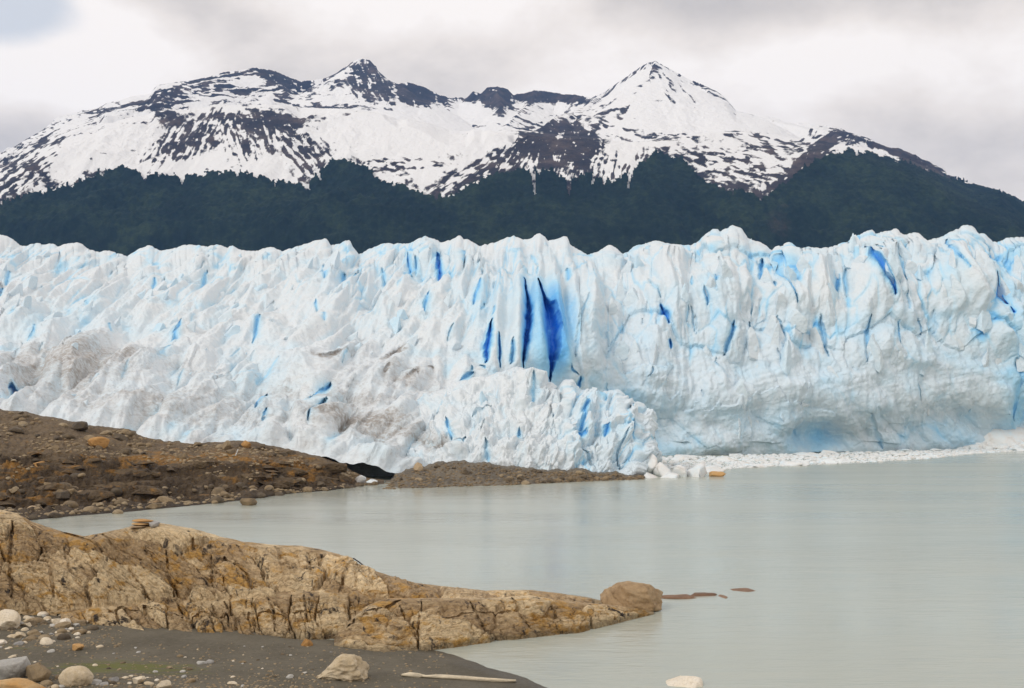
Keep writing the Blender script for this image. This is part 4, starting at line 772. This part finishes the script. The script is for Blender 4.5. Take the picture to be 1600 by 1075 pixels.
# ------------------------------------------------------------------ boulders, stones, driftwood
POOL = {}
def pool_mesh(kind, i, mat):
    key = (kind, i, mat.name)
    if key not in POOL:
        if kind == 'round': V, Fc = stone_shape(700+i, 2, 5, 0.06, 0.75, 0.35)
        elif kind == 'slab': V, Fc = stone_shape(850+i, 2, 16, 0.05, 0.40)
        elif kind == 'ice': V, Fc = stone_shape(800+i, 2, 14, 0.10, 0.45)
        else: V, Fc = stone_shape(600+i, 2, 12, 0.08, 0.5)
        me = bpy.data.meshes.new(kind+'_stone'); me.from_pydata(V.tolist(), [], Fc.tolist()); me.materials.append(mat)
        if kind == 'round': me.polygons.foreach_set('use_smooth', np.ones(len(Fc), bool))
        POOL[key] = me
    return POOL[key]
def place_stone(name, loc, size, mat, kind='cut', i=0, rz=0.0, tilt=(0, 0), label=None, cat='stone', group=None):
    o = bpy.data.objects.new(name, pool_mesh(kind, i, mat)); COL.objects.link(o)
    o.location = loc; o.scale = size; o.rotation_euler = (tilt[0], tilt[1], rz); tag(o, label, cat, group); return o

def gpts(px, py):
    px = np.asarray(px, float); py = np.asarray(py, float); D = np.full(px.shape, 34.0)
    for _ in range(14):
        z = beach_z((px-CX)/FOC*D, D); D = 0.4*D+0.6*(CAM_H-z)*FOC/(py-HY)
    return np.stack([(px-CX)/FOC*D, D, CAM_H+(HY-py)/FOC*D], -1)
def gpt(px, py, dz=0.0):
    p = gpts([px], [py])[0]; p[2] += dz; return p
def big_stone(name, px0, px1, py0, py1, D, depth, seed, mat, label, cat='boulder', cuts=14, rough=0.06, lo=0.55, rz=0.0, sub=4, sink=0.1, round_=0.1, point=0.0, crag=0.05):
    """a single boulder filling this stretch of the photograph at distance D"""
    V, Fc = stone_shape(seed, sub, cuts, rough, lo, round_)
    nz = fbm(V[:, 0]*3+V[:, 2]*2.3, V[:, 1]*3-V[:, 2]*1.9, 4, seed % 40); nz2 = ridged(V[:, 0]*2.2+V[:, 2]*1.3+3, V[:, 1]*2.2-V[:, 2]*2.1, 4, seed % 37, 0.6); V = V*(1+crag*nz+crag*0.9*nz2)[:, None]; V -= (V.max(0)+V.min(0))/2; V /= (V.max(0)-V.min(0))/2
    if point:
        k = 1-point*sstep(0.25, -0.9, V[:, 0]); V[:, 2] = -1+(V[:, 2]+1)*k; V[:, 1] *= 0.4+0.6*k
    D = D or float(gpt((px0+px1)/2, py1-2)[1])+depth*0.15
    a = at(px0, py1, D); b = at(px1, py0, D); w = (b[0]-a[0])/2; h = (b[2]-a[2])/2*(1+sink)
    o = mesh_obj(name, V*np.array([w, depth/2, h]), Fc, mat); o.location = ((a[0]+b[0])/2, D, b[2]-h); o.rotation_euler[2] = rz
    return tag(o, label, cat)
big_stone('boulder', 938, 1037, 906, 952, 46.4, 2.2, 31, M['boulder'], 'large tan boulder perched on the tip of the rock ridge in the water', sink=0.05, cuts=16, lo=0.62, crag=0.09)
big_stone('boulder', 483, 576, 1019, 1062, None, 1.2, 47, M['pale'], 'pale cream boulder with a pointed left end lying on dark sand', cuts=12, rough=0.2, lo=0.6, sink=0.12, point=0.72, crag=0.17)
big_stone('boulder', 1022, 1097, 1056, 1092, 33.6, 1.1, 58, M['pale'], 'pale rock breaking the lake surface at the bottom edge', sink=0.4, lo=0.5)
big_stone('stone', 94, 146, 1040, 1072, None, 0.75, 63, M['pale'], 'smooth rounded cream stone like a loaf on the beach', 'stone', cuts=8, rough=0.03, lo=0.66, round_=0.45, sink=0.2)
big_stone('stone', -8, 44, 1028, 1062, None, 1.0, 71, M['grey'], 'angular grey stone with a sharp top in the bottom left corner', 'stone', cuts=12, lo=0.4)
big_stone('stone', 36, 82, 1036, 1066, None, 0.8, 72, M['stone'], 'banded brown stone between the angular grey stone and the loaf shaped one', 'stone', cuts=12, lo=0.5)
big_stone('boulder', -40, 80, 1054, 1105, None, 1.6, 73, M['orange'], 'flat orange slab cut off by the bottom left corner', 'rock', cuts=14, lo=0.45)
big_stone('stone', 208, 228, 1056, 1070, None, 0.35, 74, M['pale'], 'small white cone shaped stone on the sand', 'stone', lo=0.45)
big_stone('stone', 246, 268, 1062, 1078, None, 0.4, 75, M['pale'], 'cream stone at the bottom edge right of the white cone', 'stone')
big_stone('stone', 112, 130, 1006, 1018, None, 0.35, 76, M['orange'], 'orange stone at the foot of the pebble slope', 'stone')
big_stone('boulder', -10, 32, 952, 984, None, 0.9, 77, M['pale'], 'pale angular block at the left edge below the rock ridge', 'rock', cuts=14, lo=0.4)
big_stone('stone', 470, 489, 998, 1011, None, 0.4, 78, M['orange'], 'ochre stone on the sand by the rock ledge', 'stone')
big_stone('boulder', 138, 172, 682, 700, 118, 2.2, 79, M['orange'], 'rounded orange boulder high on the brown moraine', sink=0.2)
big_stone('boulder', 114, 140, 658, 670, 124, 1.8, 80, M['stone'], 'dark boulder against the ice on the moraine crest', sink=0.25)
big_stone('boulder', 32, 74, 790, 810, 89, 2.0, 81, M['boulder'], 'big tan boulder at the lake edge of the moraine', sink=0.25)
big_stone('boulder', 232, 254, 780, 794, 96, 1.2, 82, M['boulder'], 'cream boulder at the waterline of the moraine', sink=0.25)
big_stone('boulder', 375, 401, 778, 791, 96.5, 1.2, 83, M['stone'], 'dark brown rock standing in shallow water off the moraine', sink=0.3)
big_stone('boulder', 116, 145, 766, 786, 97, 1.3, 84, M['boulder'], 'slanted yellowish boulder low on the moraine', sink=0.25)
big_stone('boulder', 52, 74, 720, 733, 108, 1.3, 85, M['orange'], 'yellow boulder left of the rusty rock band on the moraine', sink=0.25)
big_stone('boulder', 346, 362, 688, 704, 125, 1.2, 86, M['stone'], 'dark boulder at the ice edge above the rusty rock band', sink=0.25)
big_stone('boulder', 376, 392, 688, 700, 125.5, 1.2, 87, M['orange'], 'two toned ochre boulder where ice meets the moraine', sink=0.25)
big_stone('boulder', 1108, 1134, 736, 744, 138, 1.5, 88, M['orange'], 'rusty brown rock alone in the water off the ice toe', 'rock', sink=0.5)
big_stone('boulder', 518, 528, 726, 742, 122, 0.8, 89, M['orange'], 'upright orange stone beside the dark ice cave', 'stone', sink=0.2)
big_stone('boulder', 646, 662, 722, 736, 127, 1.2, 90, M['boulder'], 'brown boulder on the crest of the gravel spit', sink=0.3)

# flat slabs piled on the ridge
for k, (x0, x1, y0, y1, mt, lb) in enumerate(((207, 240, 811, 815.5, 'orange', 'rust coloured flat slab, top of the pile on the rock ridge'), (205, 236, 815.8, 820, 'orange', 'flat slab second from the top of the pile on the ridge'), (203, 233, 820, 825, 'boulder', 'lowest flat slab of the pile on the ridge'), (232, 249, 814, 824, 'grey', 'bluish grey stone leaning on the pile of slabs'))):
    big_stone('slab_stone' if k < 3 else 'stone', x0, x1, y0, y1, 47.6-0.05*k, 0.7, 95+k, M[mt], lb, 'slab' if k < 3 else 'stone', cuts=14, lo=0.5, sub=3, sink=0.12)

# low reef in the water beyond the tip
def reef(px0, px1, py0, py1, seed, label, hz=0.13):
    D = CAM_H*FOC/((py0+py1)/2-HY); V, Fc = stone_shape(seed, 3, 10, 0.15, 0.5); w = (px1-px0)/2/FOC*D
    o = mesh_obj('reef_rock', V*np.array([w, 0.55, hz]), Fc, M['reef']); c = at((px0+px1)/2, (py0+py1)/2, D); o.location = (c[0], D, -0.25*hz); o.rotation_euler = (0, 0, 0.10); tag(o, label, 'rock')
reef(1026, 1092, 928, 938, 120, 'long low reef of rock just right of the perched boulder')
reef(1070, 1120, 925, 934, 121, 'reddish low rock at the end of the reef')
reef(1122, 1136, 930, 934, 122, 'tiny rock awash nearest the end of the reef', 0.06)
reef(1140, 1182, 920, 924, 123, 'thin faint rock awash farthest from the perched boulder', 0.035)

# driftwood
def limb(name, pts, r, mat, label, cat):
    pts = [np.array(p, float) for p in pts]; n = 10; V = []; Fq = []
    for i, p in enumerate(pts):
        d = pts[min(i+1, len(pts)-1)]-pts[max(i-1, 0)]; d /= np.linalg.norm(d); a = np.cross(d, (0, 0, 1.0)); a /= max(np.linalg.norm(a), 1e-6); b = np.cross(a, d)
        for k in range(n):
            th = 2*math.pi*k/n; rr = r[i]*(1+0.18*math.sin(3*th+i*1.7)); V.append(p+rr*(math.cos(th)*a+math.sin(th)*b*0.8))
    for i in range(len(pts)-1):
        for k in range(n): Fq.append((i*n+k, i*n+(k+1) % n, (i+1)*n+(k+1) % n, (i+1)*n+k))
    V = np.array(V); o = mesh_obj(name, V-pts[0], Fq, mat); o.location = pts[0]; return tag(o, label, cat)
M['wood'] = plain_material('bleached_wood', (0.62, 0.54, 0.40), 0.8, 3.0, 0.35, (1, 6, 6))
M['black'] = plain_material('dark_wood', (0.035, 0.033, 0.04), 0.7)
M['white'] = plain_material('white_paint', (0.8, 0.8, 0.78), 0.6)
limb('driftwood_log', [gpt(x, y, .05) for x, y in ((660, 1059), (690, 1060), (730, 1062), (770, 1065), (806, 1066))], [.05, .09, .08, .09, .05], M['wood'], 'long bleached driftwood log on the sand near the waterline', 'driftwood')
limb('driftwood_log', [gpt(x, y, .05) for x, y in ((627, 1057), (640, 1057), (652, 1058), (664, 1058))], [.04, .10, .10, .04], M['wood'], 'short stub of pale driftwood left of the long log', 'driftwood')
limb('wooden_pole', [at(552, 872, 48.6), at(562, 879, 48.6), at(572, 887, 48.7)], [.035, .035, .035], M['black'], 'thin dark pole sticking out behind the ridge, upper one of two', 'pole')
limb('wooden_pole', [at(552, 878, 48.4), at(560, 883.5, 48.4), at(570, 891, 48.5)], [.035, .035, .035], M['black'], 'thin dark pole sticking out behind the ridge, lower one of two', 'pole')
mp = at(368, 712, 117); limb('marker_stake', [mp, at(370, 707, 117), at(372, 702, 117)], [.07, .07, .07], M['white'], 'slanted white marker stake on the brown moraine', 'stake')

rs = random.Random(5)
def scatter(P, PX, PY, n, cond, size, name, mat, label, group, kinds=('cut', 'round'), flat=(0.55, 0.85), cat='stone'):
    R, C = PX.shape; k = 0; guard = 0
    while k < n and guard < n*60:
        guard += 1; i = rs.randrange(R); j = rs.randrange(C)
        if not cond(PX[i, j], PY[i, j]): continue
        s = size(); p = P[i, j]; w = s*rs.uniform(.8, 1.25)
        place_stone(name, (p[0], p[1], p[2]+0.02*s), (w, s*rs.uniform(.8, 1.2), s*rs.uniform(*flat)), mat, rs.choice(kinds), rs.randrange(9), rs.uniform(0, 6.28), (rs.uniform(-.25, .25), rs.uniform(-.25, .25)), label, cat, group); k += 1
mP, mX, mY, mF, mR = MOR
def ledges(n):
    ii, jj = np.nonzero((mR > 0.6) & (mX > -30) & (mX < 545))
    for k in range(n):
        q = rs.randrange(len(ii)); p = mP[ii[q], jj[q]]; w = 0.7+1.5*rs.random()**1.5
        place_stone('ledge_rock', (p[0], p[1]+0.3, p[2]-0.05), (w, rs.uniform(.5, .9), w*rs.uniform(.2, .36)), M['bank'], 'slab', rs.randrange(9), rs.uniform(-.25, .25), (rs.uniform(-.1, .1), rs.uniform(-.06, .12)), 'flat dark brown ledge of bedrock jutting from the moraine bank', 'rock', 'bedrock ledges in the moraine bank')
ledges(150)
scatter(mP, mX, mY, 150, lambda x, y: -20 < x < 560 and (y < 712 or (x < 130 and y > 745) or rs.random() < 0.22), lambda: 0.32+0.55*rs.random()**2.2, 'moraine_stone', M['stone'], 'grey brown stone strewn on the moraine slope below the ice', 'stones strewn over the moraine slope')
scatter(mP, mX, mY, 70, lambda x, y: 80 < x < 590 and y > 752+0.10*(400-x) and y > 755, lambda: 0.28+0.4*rs.random()**2, 'shore_stone', M['stone'], 'stone in the pale rim along the moraine waterline', 'stones along the moraine waterline')
sP, sX, sY, sF = SPIT
scatter(sP, sX, sY, 60, lambda x, y: 615 < x < 1010, lambda: 0.2+0.35*rs.random()**2, 'spit_stone', M['stone'], 'stone half buried in the grey gravel spit before the ice', 'stones on the gravel spit')

# stones on the beach
def beach_stones(n, xr, yr, sz, mats, name, label, group, cond=None):
    xy = []
    while len(xy) < n:
        px = rs.uniform(*xr); py = rs.uniform(*yr)
        if not cond or cond(px, py): xy.append((px, py))
    for p in gpts(*zip(*xy)):
        s = sz(); place_stone(name, (p[0], p[1], p[2]+0.03*s), (s*rs.uniform(.9, 1.4), s, s*rs.uniform(.5, .8)), M[rs.choice(mats)], rs.choice(('round', 'cut')), rs.randrange(9), rs.uniform(0, 6.28), (rs.uniform(-.2, .2), rs.uniform(-.2, .2)), label, 'stone', group)
beach_stones(110, (-30, 150), (955, 1010), lambda: 0.08+0.17*rs.random()**1.8, ('grey', 'pale', 'stone', 'stone'), 'slope_stone', 'stone in the heap at the left below the rock ridge', 'stones heaped at the left below the ridge', lambda x, y: y < 1012-0.10*x)
beach_stones(75, (-20, 520), (1008, 1073), lambda: 0.04+0.10*rs.random()**3, ('pale', 'grey', 'stone'), 'beach_stone', 'small loose stone scattered on the dark sand', 'small stones on the dark sand')
beach_stones(26, (0, 330), (1055, 1078), lambda: 0.07+0.12*rs.random()**2, ('pale', 'grey', 'stone'), 'beach_stone', 'fist sized stone in the row along the bottom edge', 'stones along the bottom edge')

def pebbles(name, label, pts, sizes, mat, seed, kind='stuff'):
    r = np.random.RandomState(seed); V0, F0 = ICO[1]; n = len(pts); sh = [stone_shape(900+k, 1, 5, 0.05)[0] for k in range(6)]
    Vs = []; 
    for k in range(n):
        a = r.rand()*6.28; c, s = math.cos(a), math.sin(a); v = sh[k % 6]*np.array([r.uniform(.8, 1.4), 1, r.uniform(.45, .8)])*sizes[k]
        Vs.append(np.stack([v[:, 0]*c-v[:, 1]*s, v[:, 0]*s+v[:, 1]*c, v[:, 2]], 1)+pts[k])
    F = (F0[None]+(np.arange(n)*len(V0))[:, None, None]).reshape(-1, 3)
    return tag(mesh_obj(name, np.concatenate(Vs), F, mat, smooth=False), label, 'gravel' if 'ice' not in name else 'ice', kind=kind)
r = np.random.RandomState(3)
i = r.randint(5, mP.shape[0], 6000); j = r.randint(0, mP.shape[1], 6000); pat = fbm(mX[i, j]/60, mY[i, j]/30, 2, 9)+0.35*(mF[i, j] > 0.55)+0.5*(mF[i, j] < 0.16); ok = (pat > 0.30)
pebbles('moraine_gravel', 'brown gravel and rubble covering the moraine slope', mP[i, j][ok], 0.08+0.22*r.rand(ok.sum())**2.5, M['stone'], 4)
i = r.randint(0, sP.shape[0], 1500); j = r.randint(0, sP.shape[1], 1500)
pebbles('spit_gravel', 'grey gravel lying over the spit in front of the ice', sP[i, j], 0.07+0.16*r.rand(1500)**2, M['stone'], 5)
pp = gpts(np.concatenate([r.uniform(-30, 700, 900), r.uniform(-30, 190, 700), r.uniform(-30, 520, 600)]), np.concatenate([r.uniform(1004, 1080, 900), r.uniform(955, 1012, 700), 1078-24*r.rand(600)**1.6]))
pebbles('beach_gravel', 'fine gravel scattered over the dark beach', pp, 0.016+0.045*r.rand(len(pp))**2.5, M['stone'], 6)

# ------------------------------------------------------------------ floating and fallen ice
def ice_block(px0, px1, py0, py1, D, seed, label, dep=None):
    a = at(px0, py1, D); b = at(px1, py0, D); w = (b[0]-a[0])/2; h = (b[2]-a[2])/2*1.3
    V, Fc = stone_shape(seed, 2, 26, 0.05, 0.30); o = mesh_obj('ice_block', V*np.array([w, dep or w*0.9, h]), Fc, M['floe'], smooth=False); o.location = ((a[0]+b[0])/2, D, b[2]-h); tag(o, label, 'ice block')
ice_block(998, 1028, 708, 740, 139, 201, 'tallest rounded ice block fallen at the right foot of the ice toe')
ice_block(1020, 1050, 722, 746, 138, 202, 'blue white ice block grounded beside the tallest fallen one')
ice_block(1046, 1075, 726, 747, 137.5, 203, 'wedge shaped ice block in the middle of the grounded row')
ice_block(1070, 1106, 724, 746, 138, 204, 'ice block at the outer right end of the grounded row', 2.2)
ice_block(1030, 1062, 738, 750, 136, 205, 'low dirty ice slab in front of the grounded ice blocks')
ice_block(1000, 1030, 738, 750, 135.5, 206, 'dirty ice lump at the very end of the gravel spit')
ice_block(525, 545, 724, 735, 124, 207, 'small white ice lump at the left mouth of the ice cave')
ice_block(553, 572, 742, 755, 123, 208, 'white ice lump on the floor of the ice cave')
ice_block(570, 590, 748, 757, 122.5, 209, 'low ice fragment right of the lump in the ice cave')
# brash ice belt along the foot of the cliff
def belt(px): 
    near = np.interp(px, [1010, 1100, 1150, 1250, 1350, 1450, 1520, 1600, 1900], [744, 740, 732, 727, 723, 717, 709, 705, 697]); far = np.interp(px, [1010, 1140, 1300, 1450, 1600, 1900], [716, 713, 708, 704, 700, 693]); return near, far
k = 0
while k < 110:
    px = rs.uniform(1015, 1640); n_, f_ = belt(px); py = f_+(n_-f_)*rs.random()**1.3; p = on_level(px, py); s = 0.35+1.25*rs.random()**3
    o = place_stone('ice_floe', (p[0], p[1], 0.10*s), (s*1.5, s*1.2, s*0.42), M['floe'], 'ice', rs.randrange(9), rs.uniform(0, 6.28), (0, 0), 'small white floe in the drifting ice belt below the cliff', 'ice floe', 'floes in the drifting ice belt'); k += 1
px = r.uniform(1010, 1700, 7000); n_, f_ = belt(px); py = f_+(n_-f_)*r.rand(7000)**1.15
bp = np.array([on_level(a, b, 0) for a, b in zip(px, py)]); sz = 0.08+0.45*r.rand(7000)**3; bp[:, 2] += 0.05*sz
pebbles('brash_ice', 'dense belt of broken brash ice floating below the cliff', bp, sz, M['floe'], 8)
# rubble cone of fallen ice at the right foot of the cliff
ci = []; cs_ = []
for _ in range(1500):
    a = r.rand(); px_ = 1545+r.normal()*48; top_ = 700-34*math.exp(-((px_-1545)/42.0)**2); py_ = 701-(701-top_)*r.rand(); D_ = 231-8*(701-py_)/34*-1; ci.append(at(px_, py_, D_)); cs_.append(0.25+1.1*r.rand()**3)
V, Fc = stone_shape(333, 4, 6, 0.15, 0.7)
cone = mesh_obj('ice_rubble_core', V*np.array([11.5, 6, 6.0]), Fc, M['floe']); cone.location = at(1545, 699, 237)
rub = empty('ice_rubble', tuple(cone.location)); tag(rub, 'white heap of collapsed ice at the foot of the cliff on the right', 'ice heap')
cone.name = 'packed_ice'; cone.location = (0, 0, 0); cone.parent = rub
bits = pebbles('ice_fragment', '', np.array(ci)-np.array(rub.location), np.array(cs_), M['floe'], 9); bits.parent = rub
for key in ('label', 'category'):
    if key in bits: del bits[key]

# ------------------------------------------------------------------ air
def build_haze():
    x0, x1, y0, y1, z0, z1 = -6000, 6000, -650, 5750, -420, 1480
    V = [(x, y, z) for z in (z0, z1) for y in (y0, y1) for x in (x0, x1)]
    o = mesh_obj('haze', V, [(0, 2, 3, 1), (4, 5, 7, 6), (0, 1, 5, 4), (2, 6, 7, 3), (0, 4, 6, 2), (1, 3, 7, 5)], None, smooth=False)
    m = bpy.data.materials.new('haze_air'); m.use_nodes = True; nt = m.node_tree; nt.nodes.clear()
    v = mknode(nt, 'ShaderNodeVolumePrincipled', {'Color': (0.22, 0.48, 1.0, 1), 'Density': 4.8e-5}); out = nt.nodes.new('ShaderNodeOutputMaterial'); nt.links.new(v.outputs[0], out.inputs['Volume'])
    o.data.materials.append(m); tag(o, 'thin bluish air between the shore and the mountains', 'haze', kind='stuff')
build_haze()
